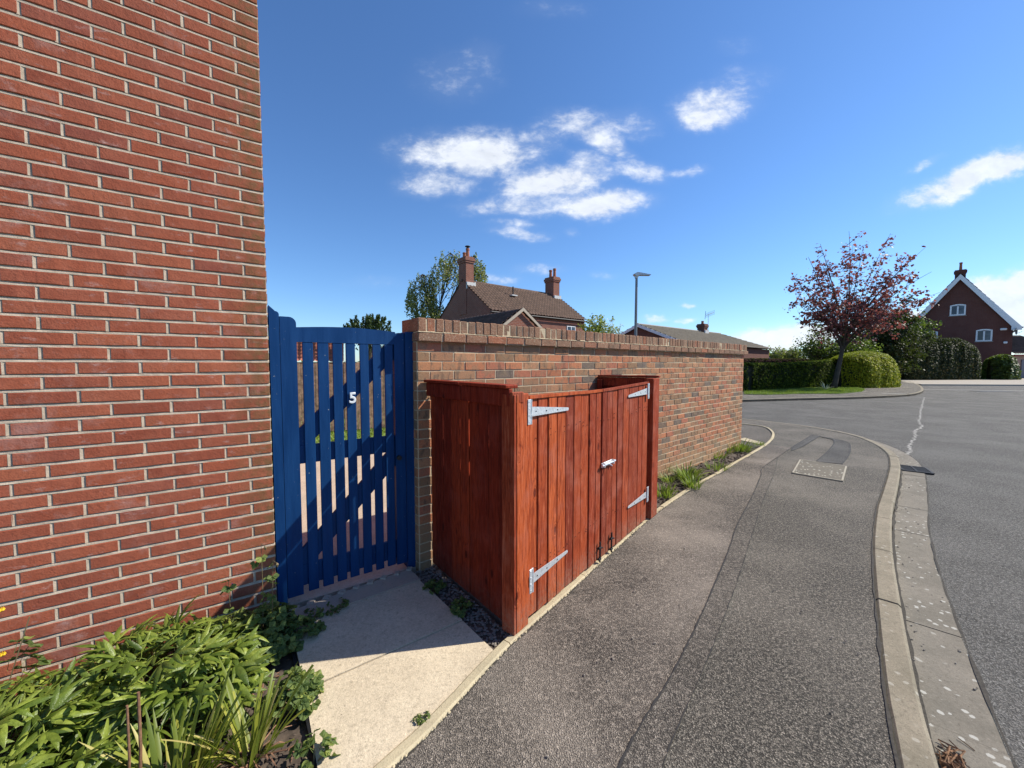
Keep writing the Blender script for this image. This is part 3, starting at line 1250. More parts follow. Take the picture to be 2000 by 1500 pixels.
for r in range(25):               # rear face and far end
    zc = 1.77 - (r + .5) * wh
    x = 0 if r % 2 else -wl / 2
    while x < WL:
        a, b = max(x, .0) + .0045, min(x + wl, WL) - .0045
        restb.rnd = random.random()
        if b > a:
            restb.box(a, b, TH - .09, TH, zc - wh / 2 + .0045, zc + wh / 2 - .0045)
        x += wl
    for y0, y1 in (((.01, TH - .01),) if r % 2 else ((.01, .104), (.112, TH - .01))):
        restb.rnd = random.random()
        restb.box(WL - .09, WL + .001, y0, y1, zc - wh / 2 + .0045, zc + wh / 2 - .0045)
        restb.rnd = random.random()
        restb.box(-.004, .09, y0, y1, zc - wh / 2 + .0045, zc + wh / 2 - .0045)
restb.build('bricks', M_WB, wall, kind='stuff')
# oversailing course and the brick-on-edge coping
ub = []
for k in range(6):
    m = MB()
    m.cbox(-.5 * wl + .005, .5 * wl - .005, -.5 * (TH + .082), .5 * (TH + .082), -.0325, .0325, .006, .003, random.Random(k + 160))
    ub.append(m.mesh('oversail_brick', M_CB))
x = -.012
k = 0
while x < WL + .01:
    link('oversail_brick', ub[k % 6], wall, Matrix.Translation((x + wl / 2 - (wl / 2 if False else 0), TH / 2 + random.uniform(-.003, .003), 1.8055)))
    x += wl
    k += 1
uc = []
for k in range(8):
    m = MB()
    m.cbox(-.0342, .0342, -.5 * (TH + .076), .5 * (TH + .076), -.051, .051, .005, .0022, random.Random(k + 190))
    uc.append(m.mesh('coping_brick', M_CB))
x = -.010
k = 0
while x < WL + .02:
    link('coping_brick', uc[random.randrange(8)], wall, Matrix.Translation((x + .0375, TH / 2 + random.uniform(-.005, .005), 1.897 + random.uniform(-.002, .002))) @ Matrix.Rotation(random.uniform(-.010, .010), 4, 'Y'))
    x += .0748
    k += 1
m = MB()
xx = -.01
while xx < WL:
    w_ = random.uniform(.02, .05)
    m.cbox(xx, xx + w_ + .004, -.044 + random.uniform(0, .006), .0, 1.8385, 1.8475 + random.uniform(-.002, .002), .003, .001)
    xx += w_
m.build('bed_joint', M_WM, wall, kind='stuff')

# ------------------------------------------------------------------ blue gate
G0 = Vector((-1.520, 2.450))
G1 = Vector((-.772, 2.985))
GD = (G1 - G0).normalized()
GL = (G1 - G0).length
GF = frame(G0, GD)


def on_line(O, D, u, v=711):
    """distance along the line O + t D at which the vertical plane is seen in pixel column u (row v)"""
    x, y, _ = ray(u, v)
    # (O.x + t D.x)/(O.y + t D.y) = x / y
    return (x * O.y - y * O.x) / (y * D.x - x * D.y)


def height(O, D, t_, v):
    p = O + D * t_
    _, y, d = ray(1000, v)
    return EYE + d * p.y / y


gate = thing('garden_gate', 'blue painted slatted wooden garden gate with a white house number', 'gate', GF)
gt_ = lambda u: on_line(G0, GD, u, 700)
zt = lambda u, v: height(G0, GD, gt_(u), v)


def board(name, x0, x1, y0, y1, z0, z1, mat, parent, bev=.003, M=None, label=None):
    m = MB(M)
    m.cbox(x0, x1, y0, y1, z0, z1, bev)
    return m.build(name, mat, parent, label=label)


def post_round(name, x0, x1, y0, y1, z0, z1, mat, parent, round_left=False, r=.05, slope=0):
    pts = [(x0, z0), (x1, z0)]
    if not round_left:
        for a in range(0, 91, 15):
            pts.append((x1 - r + r * math.cos(R(a)), z1 - r + r * math.sin(R(a))))
        pts.append((x0, z1 + slope))
    else:
        pts.append((x1, z1 + slope))
        for a in range(90, 181, 15):
            pts.append((x0 + r + r * math.cos(R(a)), z1 - r + r * math.sin(R(a))))
    m = MB()
    m.profile(pts, y0, y1)
    return m.build(name, mat, parent)


a0, a1, a2 = gt_(527), gt_(548), gt_(580)
b0, b1, b2 = gt_(770), gt_(790), gt_(813)
ztop = 1.6 + (711 - 598) / 750 * 2.40
post_round('hanging_post', a0, a1 - .003, -.012, .085, -.1, 1.935, M_BLUE, gate, r=.02, slope=.035)
post_round('stile', a1, a2, -.006, .040, .045, 1.905, M_BLUE, gate, r=.042)
post_round('stile', b0, b1 - .003, -.002, .040, .045, 1.835, M_BLUE, gate, round_left=True, r=.035)
post_round('shutting_post', b1, b2 - .002, -.018, .085, -.1, 1.845, M_BLUE, gate, round_left=True, r=.008)
# top rail, cut to a slow arch
pts = []
N_ = 12
for k in range(N_ + 1):
    s = k / N_
    pts.append((a2 - .01 + (b0 - a2 + .02) * s, 1.745))
for k in range(N_, -1, -1):
    s = k / N_
    pts.append((a2 - .01 + (b0 - a2 + .02) * s, 1.840 + .016 * math.sin(math.pi * s)))
m = MB()
m.profile(pts, .0, .038)
m.build('top_rail', M_BLUE, gate)
sl = [(591, 612), (620.5, 642), (650, 669), (676, 694), (703, 720), (728, 744), (751.5, 767.4)]
for (u0, u1) in sl:
    x0, x1 = gt_(u0), gt_(u1)
    board('slat', x0, x1, .002, .020, .048 + random.uniform(-.004, .004), 1.7445, M_BLUE, gate, .003)
board('middle_rail', a2 - .005, b0 + .005, .0205, .045, .93, 1.055, M_BLUE, gate)
board('bottom_rail', a2 - .005, b0 + .005, .0205, .045, .09, .235, M_BLUE, gate)


def brace(z0, z1):
    m = MB()
    w = .11
    m.profile([(a2, z0), (a2 + .06, z0), (b0, z1 - w), (b0, z1), (b0 - .06, z1), (a2, z0 + w)], .0212, .044)
    return m.build('brace', M_BLUE, gate)


brace(1.056, 1.744)
brace(.236, .929)
nm = MB()
for (u0, u1) in sl:
    for u in (u0 + (u1 - u0) * .3, u0 + (u1 - u0) * .7):
        for zz in (.13, .20, .96, 1.03):
            nm.tube([(gt_(u), .0005, zz + random.uniform(-.006, .006)), (gt_(u), .01, zz)], .0024, 6)
nm.build('screws', M_BLUE, gate, kind='stuff')
# number 5
fc = bpy.data.curves.new('house_number', 'FONT')
fc.body = '5'
fc.size = .105
fc.extrude = .004
fc.bevel_depth = .0028
fc.align_x = 'CENTER'
fo = bpy.data.objects.new('house_number', fc)
C.objects.link(fo)
dg = bpy.context.evaluated_depsgraph_get()
me = bpy.data.meshes.new_from_object(fo.evaluated_get(dg))
bpy.data.objects.remove(fo)
me.materials.clear()
me.materials.append(M_WHITE)
nx = gt_(686.5)
link('house_number', me, gate, Matrix.Translation((nx, -.010, 1.325)) @ Matrix.Rotation(R(90), 4, 'X'))
m = MB()
m.tube([(b0 + .02, -.004, .885), (b0 + .02, -.03, .885)], .018, 10)
m.build('latch_ring', M_DARK, gate)

# ------------------------------------------------------------------ red bin store
F0 = Vector(G(1008, 1243))
F1 = Vector(G(1281, 1006))
FD = (F1 - F0).normalized()
FL_ = (F1 - F0).length
FF = frame(F0, FD)
store = thing('bin_store', 'red stained timber bin store with two doors standing against the brick wall', 'bin store', FF)
ft = lambda u, v=800: on_line(F0, FD, u, v)
fz = lambda u, v: height(F0, FD, ft(u, v), v)
x1 = ft(1032, 900)
# corner posts and their faces
board('corner_post', .0, x1, -.004, .09, .012, fz(1030, 768), M_WOOD, store, .005)
board('corner_post', ft(1272.5, 850), FL_, -.01, .075, .012, fz(1280, 739), M_WOOD, store, .005)
board('side_board', -.022, -.001, -.002, .092, .012, 1.425, M_WOOD, store, .003)
# doors
edges_l = [1034.7, 1053.4, 1073, 1090.7, 1108, 1123.5, 1137.4, 1152.3, 1165.4, 1175.8]
edges_r = [1177.2, 1187, 1198.2, 1207.6, 1217.7, 1229.6, 1247.5, 1256, 1265.5]
top_pts = [(1033, 775), (1079.5, 771), (1124, 767), (1154, 765), (1191.5, 760), (1259, 748), (1268, 746.5)]


def top_z(u):
    for (u0, v0), (u1, v1) in zip(top_pts[:-1], top_pts[1:]):
        if u <= u1:
            v = v0 + (v1 - v0) * (u - u0) / (u1 - u0)
            return fz(u, v)
    return fz(u, 746.5)


def bot_z(u):
    return .035


doors = []
for di, edges in enumerate((edges_l, edges_r)):
    d = bpy.data.objects.new('door', None)
    C.objects.link(d)
    d.parent = store
    props(d, label=('left door of narrow boards with two galvanised strap hinges', 'right door of narrow boards carrying the slide bolt')[di])
    doors.append(d)
    for i, (ea, eb) in enumerate(zip(edges[:-1], edges[1:])):
        xa, xb = ft(ea, 920), ft(eb, 920)
        za, zb = top_z(ea) - .014, top_z(eb) - .014
        yj = random.uniform(0, .009) + .008
        m = MB()
        g = random.choice([.003, .004, .005, .009])
        pts = [(xa + g / 2, .035 + random.uniform(-.004, .004)), (xb - g / 2, .035 + random.uniform(-.004, .004)), (xb - g / 2, zb), (xa + g / 2, za)]
        b = .004
        # chamfered front: back polygon full size, front slightly smaller
        ins = [(pts[0][0] + b, pts[0][1]), (pts[1][0] - b, pts[1][1]), (pts[2][0] - b, pts[2][1]), (pts[3][0] + b, pts[3][1])]
        vs = [(p[0], yj, p[1]) for p in ins] + [(p[0], yj + b, p[1]) for p in pts] + [(p[0], yj + .016, p[1]) for p in pts]
        fs = [(0, 1, 2, 3), (0, 4, 5, 1), (1, 5, 6, 2), (2, 6, 7, 3), (3, 7, 4, 0), (4, 8, 9, 5), (5, 9, 10, 6), (6, 10, 11, 7), (7, 11, 8, 4), (8, 11, 10, 9)]
        m.add(vs, fs)
        # the tongue of the neighbouring board closes the joint
        m.box(pts[0][0] - .004, pts[0][0] + .002, yj + .013, yj + .02, pts[0][1], min(za, zb))
        m.build('plank', M_WOOD, d)
    nm = MB()
    for ea, eb in zip(edges[:-1], edges[1:]):
        xc, hw_ = (ft(ea, 920) + ft(eb, 920)) / 2, abs(ft(eb, 920) - ft(ea, 920)) * .25
        for zz in (.33, .36, 1.15, 1.18):
            for s_ in (-1, 1):
                if random.random() < .4:
                    xx = xc + s_ * hw_ + random.uniform(-.004, .004)
                    z2 = zz + random.uniform(-.008, .008)
                    nm.tube([(xx, .0045, z2), (xx, .02, z2)], .0022, 5)
    nm.build('nails', M_DARK, d, kind='stuff')
    # ledges behind and the capping strip
    xa, xb = ft(edges[0], 920), ft(edges[-1], 920)
    for zz in (.30, 1.12):
        board('ledge', xa + .02, xb - .02, .034, .056, zz, zz + .09, M_WOOD, d, .003)
    m = MB()
    us = [edges[0] + (edges[-1] - edges[0]) * k / 6 for k in range(7)]
    pl = [(ft(u, 920), top_z(u) - .0135) for u in us]
    m.profile(pl + [(x, z + .018) for x, z in pl[::-1]], .003, .036)
    m.build('top_strip', M_WOOD, d)


def strap(door, ux, vx, ux2, vx2, flip=False, label=None):
    """T hinge: plate on the post, long tapering arm across the boards; (ux, vx) = root centre, (ux2, vx2) = tip"""
    xa, za = ft(ux, vx), fz(ux, vx)
    xb, zb = ft(ux2, vx2), fz(ux2, vx2)
    s = -1 if flip else 1
    h = .030
    m = MB()
    m.profile([(xa, za - h), (xa, za + h), (xb, zb + .010), (xb + s * .006, zb), (xb, zb - .010)][::-1 if flip else 1][::-1], -.0005, .0035)
    o = m.build('hinge_arm', M_GALV, door)
    m = MB()
    m.cbox(xa - s * .040, xa - s * .012, -.009, -.005, za - .075, za + .075, .001)
    m.tube([(xa - s * .006, -.006, za - .075), (xa - s * .006, -.006, za + .075)], .0065, 8)
    for k in (-.06, -.02, .02, .06):
        m.tube([(xa - s * .027, -.0115, za + k), (xa - s * .027, -.009, za + k)], .004, 6)
    m.build('hinge_plate', M_GALV, door)
    m = MB()
    for k in (.12, .38, .68):
        x = xa + (xb - xa) * k
        z = za + (zb - za) * k
        m.tube([(x, -.003, z), (x, .000, z)], .0045, 6)
    m.build('screws', M_DARK, door)


strap(doors[0], 1037, 804, 1110, 798.5)
strap(doors[0], 1040, 1131, 1108, 1077)
strap(doors[1], 1264, 764, 1228, 774, True)
strap(doors[1], 1262, 966, 1227, 991, True)
# slide bolt with padlock hasp
xa, xb = ft(1174, 908), ft(1197, 900)
zl = fz(1186, 905)
m = MB()
m.cbox(xa + .01, xb - .01, -.004, .007, zl - .018, zl + .018, .002)
m.tube([(xa - .006, -.014, zl + .004), (xb + .012, -.014, zl + .004)], .0085, 8)
m.box(xa + .02, xa + .032, -.022, -.002, zl - .016, zl + .020)
m.box(xb - .028, xb - .016, -.022, -.002, zl - .016, zl + .020)
m.tube([((xa + xb) / 2, -.014, zl), ((xa + xb) / 2, -.045, zl - .012)], .006, 8)
m.build('slide_bolt', M_GALV, doors[1])
for u, v0, v1, dd in ((1170.5, 1058, 1090, 0), (1193, 1040, 1072, 1)):
    x = ft(u, 1065)
    za, zb = max(.03, fz(u, v1)), fz(u, v0)
    m = MB()
    m.tube([(x, -.006, .02), (x, -.006, zb)], .007, 8)
    m.tube([(x, -.006, zb - .05), (x + .02, -.022, zb - .05)], .005, 6)
    for q in (.03, .12):
        m.cbox(x - .018, x + .018, -.012, .006, zb - q - .03, zb - q - .012, .002)
    m.build('drop_bolt', M_DARK, doors[dd])

# side panel on the left (shaded)
PWp = WO + WD * .098 + WN * .008
P0 = F0 + Vector((-.010, .01))
LD = (P0 - PWp).normalized()
LL = (P0 - PWp).length
LF = frame(PWp, LD)


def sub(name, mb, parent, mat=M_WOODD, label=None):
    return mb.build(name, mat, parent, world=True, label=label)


lt = lambda u, v=836: on_line(PWp, LD, u, v)
eds = [836, 849, 864, 880, 897, 914, 933, 953, 975.5, 1001]
gaps = [0, .004, .006, .001, .005, .004, .005, .002, .001]
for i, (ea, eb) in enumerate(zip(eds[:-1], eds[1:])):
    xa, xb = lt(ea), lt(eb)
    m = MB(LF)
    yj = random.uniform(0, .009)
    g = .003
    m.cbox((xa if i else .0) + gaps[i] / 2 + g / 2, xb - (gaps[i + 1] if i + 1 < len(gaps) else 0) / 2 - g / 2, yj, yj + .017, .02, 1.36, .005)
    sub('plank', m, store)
# rails (tall lowest one added to block light through gaps), capping planks and fascia
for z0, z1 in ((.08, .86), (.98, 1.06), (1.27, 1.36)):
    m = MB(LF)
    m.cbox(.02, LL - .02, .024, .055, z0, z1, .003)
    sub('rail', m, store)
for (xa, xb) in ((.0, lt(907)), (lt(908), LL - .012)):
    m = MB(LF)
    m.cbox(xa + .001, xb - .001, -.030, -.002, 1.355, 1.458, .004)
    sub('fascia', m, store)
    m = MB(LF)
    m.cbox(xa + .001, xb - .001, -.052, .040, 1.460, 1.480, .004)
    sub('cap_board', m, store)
m = MB(LF)
m.cbox(LL - .011, LL + .014, -.028, .06, 1.375, 1.44, .004)
sub('end_block', m, store, M_WOOD)
# right side panel
tw = on_line(WO, WD, 1168, 735)
PR = WO + WD * tw
RD = (F1 - PR).normalized()
RLn = (F1 - PR).length
RF = frame(PR, RD)
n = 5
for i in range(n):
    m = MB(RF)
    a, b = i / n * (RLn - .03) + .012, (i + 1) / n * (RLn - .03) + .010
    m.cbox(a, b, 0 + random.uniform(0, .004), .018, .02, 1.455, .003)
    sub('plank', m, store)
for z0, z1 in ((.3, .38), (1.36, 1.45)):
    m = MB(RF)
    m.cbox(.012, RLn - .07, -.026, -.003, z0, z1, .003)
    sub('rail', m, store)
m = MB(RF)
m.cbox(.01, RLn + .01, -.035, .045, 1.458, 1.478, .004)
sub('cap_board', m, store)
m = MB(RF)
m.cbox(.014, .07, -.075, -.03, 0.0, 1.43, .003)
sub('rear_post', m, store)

# ------------------------------------------------------------------ slabs, bed, gravel
def q(u, v):
    return G(u, v)


pav = thing('garden_path', kind='structure')


def lerp2(a, b, s):
    return (a[0] + (b[0] - a[0]) * s, a[1] + (b[1] - a[1]) * s)


Rt0, Rt1, Rt2, Rt3 = q(795.5, 1107), q(821, 1134), q(905, 1212), q(969, 1273)
Lf0, Lf1, Lf2, Lf3 = (-1.41, 2.38), q(563, 1218), q(636.5, 1337), q(638, 1500)
Lf1 = (-1.36, 2.27)
Lf2 = (-1.02, 1.80)
Lf3 = (-.60, 1.235)
ein = [p for p in EIN if p[1] > .9 and p[0] < Rt3[0] + .02]


def slab(pts, z, mat):
    m = MB()
    c = (sum(p[0] for p in pts) / len(pts), sum(p[1] for p in pts) / len(pts))
    g = [lerp2(p, c, .007 / max(.05, math.hypot(p[0] - c[0], p[1] - c[1]))) for p in pts]
    m.prism(g, -.08, z)
    return m.build('slab', mat, pav)


slab([Lf1, Rt1, Rt2, Lf2], .006, M_SLAB)
slab([Lf2, Rt2, Rt3] + [p for p in ein[::-1] if p[1] > Lf3[1] - .35] + [(-.44, .95)], .003, M_SLAB)
m = MB()
m.prism([(-1.44, 2.385), (-.80, 2.90), (-.74, 2.84), Rt1, Lf1], -.08, .012)
m.build('threshold', M_THR, pav)
m = MB()
for k in range(9):
    p = lerp2((-1.42, 2.395), (-.80, 2.87), k / 8)
    m.cbox(p[0] - .02, p[0] + .025, p[1] + .0, p[1] + .05, .0, .022, .006, .004)
m.build('threshold_lumps', M_THR, pav, kind='stuff')


def rough_patch(name, poly, z, mat, step=.02, amp=.012, parent=None, kind='structure'):
    xs = [p[0] for p in poly]
    ys = [p[1] for p in poly]
    nx, ny = int((max(xs) - min(xs)) / step) + 2, int((max(ys) - min(ys)) / step) + 2
    gx, gy = np.meshgrid(np.linspace(min(xs), max(xs), nx), np.linspace(min(ys), max(ys), ny))
    zz = np.zeros_like(gx)
    for f, a in ((9, .5), (21, .3), (47, .25)):
        ph = RNG.uniform(0, 6, 6)
        zz += a * (np.sin(gx * f + ph[0] + 2 * np.sin(gy * f * .7 + ph[1])) * np.cos(gy * f * 1.1 + ph[2] + 1.5 * np.sin(gx * f * .6 + ph[3])))
    zz += RNG.normal(0, .35, gx.shape)
    V = np.stack([gx.ravel(), gy.ravel(), (z + zz * amp).ravel()], 1)
    # keep cells whose centre is inside
    cx = (gx[:-1, :-1] + gx[1:, 1:]) / 2
    cy = (gy[:-1, :-1] + gy[1:, 1:]) / 2
    ins = np.zeros(cx.shape, bool)
    n_ = len(poly)
    for i in range(n_):
        x0, y0 = poly[i]
        x1_, y1_ = poly[(i + 1) % n_]
        c_ = ((y0 > cy) != (y1_ > cy)) & (cx < (x1_ - x0) * (cy - y0) / (y1_ - y0 + 1e-12) + x0)
        ins ^= c_
    idx = np.arange(nx * ny).reshape(ny, nx)
    F = np.stack([idx[:-1, :-1][ins], idx[:-1, 1:][ins], idx[1:, 1:][ins], idx[1:, :-1][ins]], 1)
    o = npmesh(name, V, F, mat, parent=parent, smooth=False)
    props(o, kind=kind)
    return o


# near flower bed against the house
wl2 = lambda t_: tuple(HC + HD * t_)
bed = [wl2(0.02), wl2(-3.2), (-4.4, .2), (-.30, .2), (-.55, 1.15), Lf3, Lf2, Lf1, (-1.42, 2.36)]
rough_patch('flower_bed', bed, -.03, M_SOIL, .022, .014)
m = MB()
for a, b in ((Lf3, Lf2), (Lf2, Lf1)):
    fr = frame(Vector(a), Vector(b) - Vector(a))
    L = (Vector(b) - Vector(a)).length
    m.M = fr
    m.box(0, L, .002, .018, -.1, .0)
m.M = None
m.build('bed_edge_board', M_DARK, kind='structure')
# gravel strip between slabs and store
gp = [Rt1, Rt2, Rt3, (F0.x - .03, F0.y - .05), (F0.x - .01, F0.y), (PWp.x, PWp.y + .05), (-.76, 2.90)]
rough_patch('gravel_strip', gp, -.022, M_SOIL, .02, .006)
sb = MB()


def inside(x, y, poly):
    c = False
    n_ = len(poly)
    for i in range(n_):
        x0, y0 = poly[i]
        x1_, y1_ = poly[(i + 1) % n_]
        if (y0 > y) != (y1_ > y) and x < (x1_ - x0) * (y - y0) / (y1_ - y0) + x0:
            c = not c
    return c


def pebbles(poly, n_, zz, rr=(.004, .012)):
    xs = [p[0] for p in poly]
    ys = [p[1] for p in poly]
    k = 0
    while k < n_:
        x, y = random.uniform(min(xs), max(xs)), random.uniform(min(ys), max(ys))
        if not inside(x, y, poly):
            continue
        k += 1
        r = random.uniform(*rr)
        sb.rnd = random.random()
        sb.M = Matrix.Translation((x, y, zz)) @ Matrix.Rotation(random.uniform(0, 3), 4, 'Z') @ Matrix.Rotation(random.uniform(-.5, .5), 4, 'X')
        sb.cbox(-r, r, -r * .7, r * .7, -r * .4, r * .5, r * .35, r * .15)


pebbles(gp, 600, -.016)
sb.build('gravel', M_STONE, kind='stuff')
sb = MB()
pebbles(bed[0:1] + [(-1.3, 2.0), (-.6, 1.2), (-.7, .9), (-1.6, 1.0)] + [wl2(-.7)], 700, -.018, (.005, .016))
sb.build('soil_clods', M_SOIL, kind='stuff')
# far bed between store and drive
fb_in = [p for p in EIN if 3.9 < p[1] < G(1486, 872)[1] and p[0] > 1.3]
fbed = [tuple(WO + WD * (tw + .02)), (F1.x - .05, F1.y + .05)] + fb_in + [(4.75, 7.25), tuple(WE + WD * .02)]
rough_patch('far_flower_bed', fbed, .012, M_SOIL, .03, .016)
sb = MB()
pebbles(fbed, 500, .02, (.008, .022))
sb.build('far_soil_clods', M_SOIL, kind='stuff')
# ground under the store
m = MB()
m.prism([(PWp.x + .06, PWp.y + .02), (F0.x + .04, F0.y + .05)] + [p for p in off(EIN, .01) if F0.y + .05 < p[1] < F1.y] + [(F1.x, F1.y + .06), tuple(PR), ], -.1, -.004)
m.build('store_base', M_THR, kind='structure')

# inspection cover in the footway
mc = [G(1563, 899), G(1653, 912), G(1645, 941), G(1548, 925)]
cov = thing('inspection_cover', 'rectangular concrete-filled inspection cover with pale worn spots set in the grey footway', 'manhole cover')
m = MB()
m.prism(mc, .003, .013)
m.build('cover_infill', mat_concrete('cover_concrete', (.18, .155, .12), (.14, .125, .10), spot=(.62, .58, .48), spots=.9), cov)
for i in range(4):
    a, b = Vector(mc[i]), Vector(mc[(i + 1) % 4])
    m = MB(frame(a, b - a))
    L = (b - a).length
    m.box(-.006, L + .006, -.012 if True else 0, .008, .002, .0165)
    m.build('frame_edge', mat_plain('cover_rim', (.33, .29, .22), .8) if i == 0 else bpy.data.materials['cover_rim'], cov)
# drain grate in the channel
dgp = [G(1761, 911, ZR), G(1822, 917, ZR), G(1824, 928, ZR), G(1763, 921, ZR)]
a, b, c = Vector(dgp[3]), Vector(dgp[2]), Vector(dgp[0])
fr = frame(a, b - a, ZR)
Lx = (b - a).length
Ly = abs((c - a).dot(Vector((-(b - a).y, (b - a).x)).normalized()))
gr = thing('drain_grate', 'black iron gully grate across the concrete channel by the kerb', 'drain', fr)
m = MB()
m.box(0, Lx, 0, Ly, .003, .014)
m.build('gully_shade_plate', mat_plain('gully_dark', (.008, .008, .008), .9), gr)  # black plate stands in for the shade of the pit under the bars
for (x0, x1_, y0, y1_) in ((0, Lx, -.012, .018), (0, Lx, Ly - .018, Ly + .012), (-.012, .02, .018, Ly - .018), (Lx - .02, Lx + .012, .018, Ly - .018), (Lx / 2 - .015, Lx / 2 + .015, .018, Ly - .018)):
    m = MB()
    m.cbox(x0, x1_, y0, y1_, .004, .028, .002)
    m.build('frame_bar', M_DARK, gr)
nb = 12
for i in range(nb):
    x = .035 + (Lx - .07) * i / (nb - 1)
    if abs(x - Lx / 2) < .03:
        continue
    m = MB()
    m.cbox(x - .007, x + .007, .0185, Ly - .0185, .006, .024, .002)
    m.build('bar', M_DARK, gr)
# pale crack running over the road
pts = [(1765, 893), (1777, 880), (1776, 872), (1786, 855), (1788, 842), (1801, 833), (1795, 826), (1797, 815), (1799, 800), (1802, 788), (1806, 776)]
P = resample([G(u, v, ZR) for u, v in pts], .06)
P = [(x + random.gauss(0, .02), y + random.gauss(0, .02)) for x, y in P]
wd = [random.uniform(.006, .03) for _ in P]
m = MB()
n_ = len(P)
Lp = [off(P, w)[i] for i, w in enumerate(wd)]
Rp = [off(P, -w)[i] for i, w in enumerate(wd)]
m.add([(p[0], p[1], ZR + .004) for p in Lp] + [(p[0], p[1], ZR + .004) for p in Rp], [(i, i + n_, i + n_ + 1, i + 1) for i in range(n_ - 1)])
m.build('road_crack', mat_plain('crack_filler', (.30, .28, .25), .9, var=.4, scale=40), kind='structure')
# dry leaf litter in the channel at the bottom of the picture
m = MB()
for k in range(70):
    x, y = G(random.gauss(1858, 14), random.gauss(1490, 16), ZR)
    a = random.uniform(0, 3.14)
    L = random.uniform(.01, .04)
    z = ZR + .014 + random.random() * .02
    m.rnd = random.random()
    m.tube([(x - math.cos(a) * L, y - math.sin(a) * L, z), (x + math.cos(a) * L, y + math.sin(a) * L, z + random.uniform(-.005, .01))], random.uniform(.0012, .004), 4)
m.build('leaf_litter', mat_plain('dry_litter', (.22, .11, .05), .8, var=.6, scale=60), kind='stuff')
# ================================================================== garden seen through the gate
m = MB()
gx_ = [(-9, 2.9), tuple(HC + Vector((-.75, .2))), (-1.45, 2.52), tuple(G1 + Vector((.0, .06))), tuple(WO + WD * 1.0 + Vector((-.1, .12))), tuple(WE + Vector((-.3, .2))), (3.5, 10.6), (-9, 10.6)]
m.prism([(-1.52, 2.45), (-.74, 2.98), tuple(WO + WD * 1.2 - WN * .2), tuple(WO + WD * 3.5 - WN * .2), (1.0, 7.3), (-4.2, 7.3), (-2.6, 4.4)], -.15, -.005)
m.build('garden_paving', mat_concrete('garden_gravel_paving', (.50, .40, .31), (.42, .34, .26), speck=.6), kind='structure')
m = MB()
m.prism([(-9, 7.3), (3.1, 7.3), (3.1, 12.8), (-9, 12.8)], -.15, .0)
m.build('garden_lawn', mat_plain('lawn_green', (.14, .22, .035), .9, var=.45, scale=40, bump=1), kind='structure')
M_FEN = mat_plain('weathered_fence', (.30, .20, .14), .85, var=.5, scale=12, bump=.6)
fence = thing('fence', 'weathered brown board fence at the far end of the garden behind the blue gate', 'fence', frame((-5.6, 8.3), (.90, .436)))
for i in range(60):
    m = MB()
    m.cbox(i * .15, i * .15 + .143, random.uniform(0, .02), .03, .02, 1.62 + random.uniform(-.02, .02), .003)
    m.build('plank', M_FEN, fence)
for z in (.3, 1.4):
    m = MB()
    m.box(0, 9, .031, .07, z, z + .09)
    m.build('rail', M_FEN, fence)


def tiled_roof(name, P0, P1, Q0, Q1, rolls, rows, mat, parent, amp=.03, lift=.025, sub=4):
    """pantiled slope: P0-P1 along the eave, Q0-Q1 along the ridge"""
    P0, P1, Q0, Q1 = (np.array(p, float) for p in (P0, P1, Q0, Q1))
    nrm = np.cross(P1 - P0, Q0 - P0)
    nrm /= np.linalg.norm(nrm)
    if nrm[2] < 0:
        nrm = -nrm
    ns = rolls * sub + 1
    V = []
    for r in range(rows):
        for e, l in ((0, lift), (1, 0)):
            f = (r + e) / rows
            a = P0 + (Q0 - P0) * f
            b = P1 + (Q1 - P1) * f
            s = np.linspace(0, 1, ns)[:, None]
            pt = a + (b - a) * s
            h = (np.cos(s * rolls * 2 * np.pi) * .5 + .5) ** 1.6 * amp + l + RNG.normal(0, .002, s.shape)
            V.append(pt + nrm * h)
    V = np.concatenate(V)
    n2 = rows * 2
    idx = np.arange(n2 * ns).reshape(n2, ns)
    F = np.stack([idx[:-1, :-1].ravel(), idx[:-1, 1:].ravel(), idx[1:, 1:].ravel(), idx[1:, :-1].ravel()], 1)
    return npmesh(name, V, F, mat, parent=parent)


def mat_tile(name, c, var=.25):
    t = NT(name)
    p = t.pos()
    n = t.noise(p, 2.5, 5, .65)
    n2 = t.noise(p, 14, 4, .7)
    b = t.mix(t.ramp(n, [(.35, 0), (.65, 1)]), tuple(x * (1 - var) for x in c), tuple(x * (1 + var) for x in c))
    b = t.mix(t.ramp(n2, [(.55, 0), (.75, .5)]), b, (.10, .095, .06))
    return t.fin(b, .85, n2, .01, .4, spec=.25)


M_TB = mat_tile('brown_roof_tile', (.135, .083, .062))
M_TR = mat_tile('terracotta_pantile', (.46, .16, .10))
M_TG = mat_tile('grey_brown_roof_tile', (.105, .088, .070))
M_TD = mat_tile('dark_roof_tile', (.10, .065, .055))


def wallpoly(name, pts, mat, parent, thick=None, kind=None, **kw):
    """vertical wall polygon (list of 3D points) with real thickness going away from the viewer"""
    n_ = len(pts)
    P_ = [Vector(p) for p in pts]
    d = (P_[1] - P_[0])
    d.z = 0
    d.normalize()
    nn = Vector((-d.y, d.x, 0)) * (thick or .3)
    m = MB()
    vs = [tuple(p) for p in P_] + [tuple(p + nn) for p in P_]
    tr = tessellate_polygon([[Vector(((p - P_[0]).dot(d), p.z, 0)) for p in P_]])
    fs = [tuple(t_) for t_ in tr] + [tuple(i + n_ for i in t_) for t_ in tr]
    fs += [(i, (i + 1) % n_, (i + 1) % n_ + n_, i + n_) for i in range(n_)]
    m.add(vs, fs)
    return m.build(name, mat, parent, world=True)


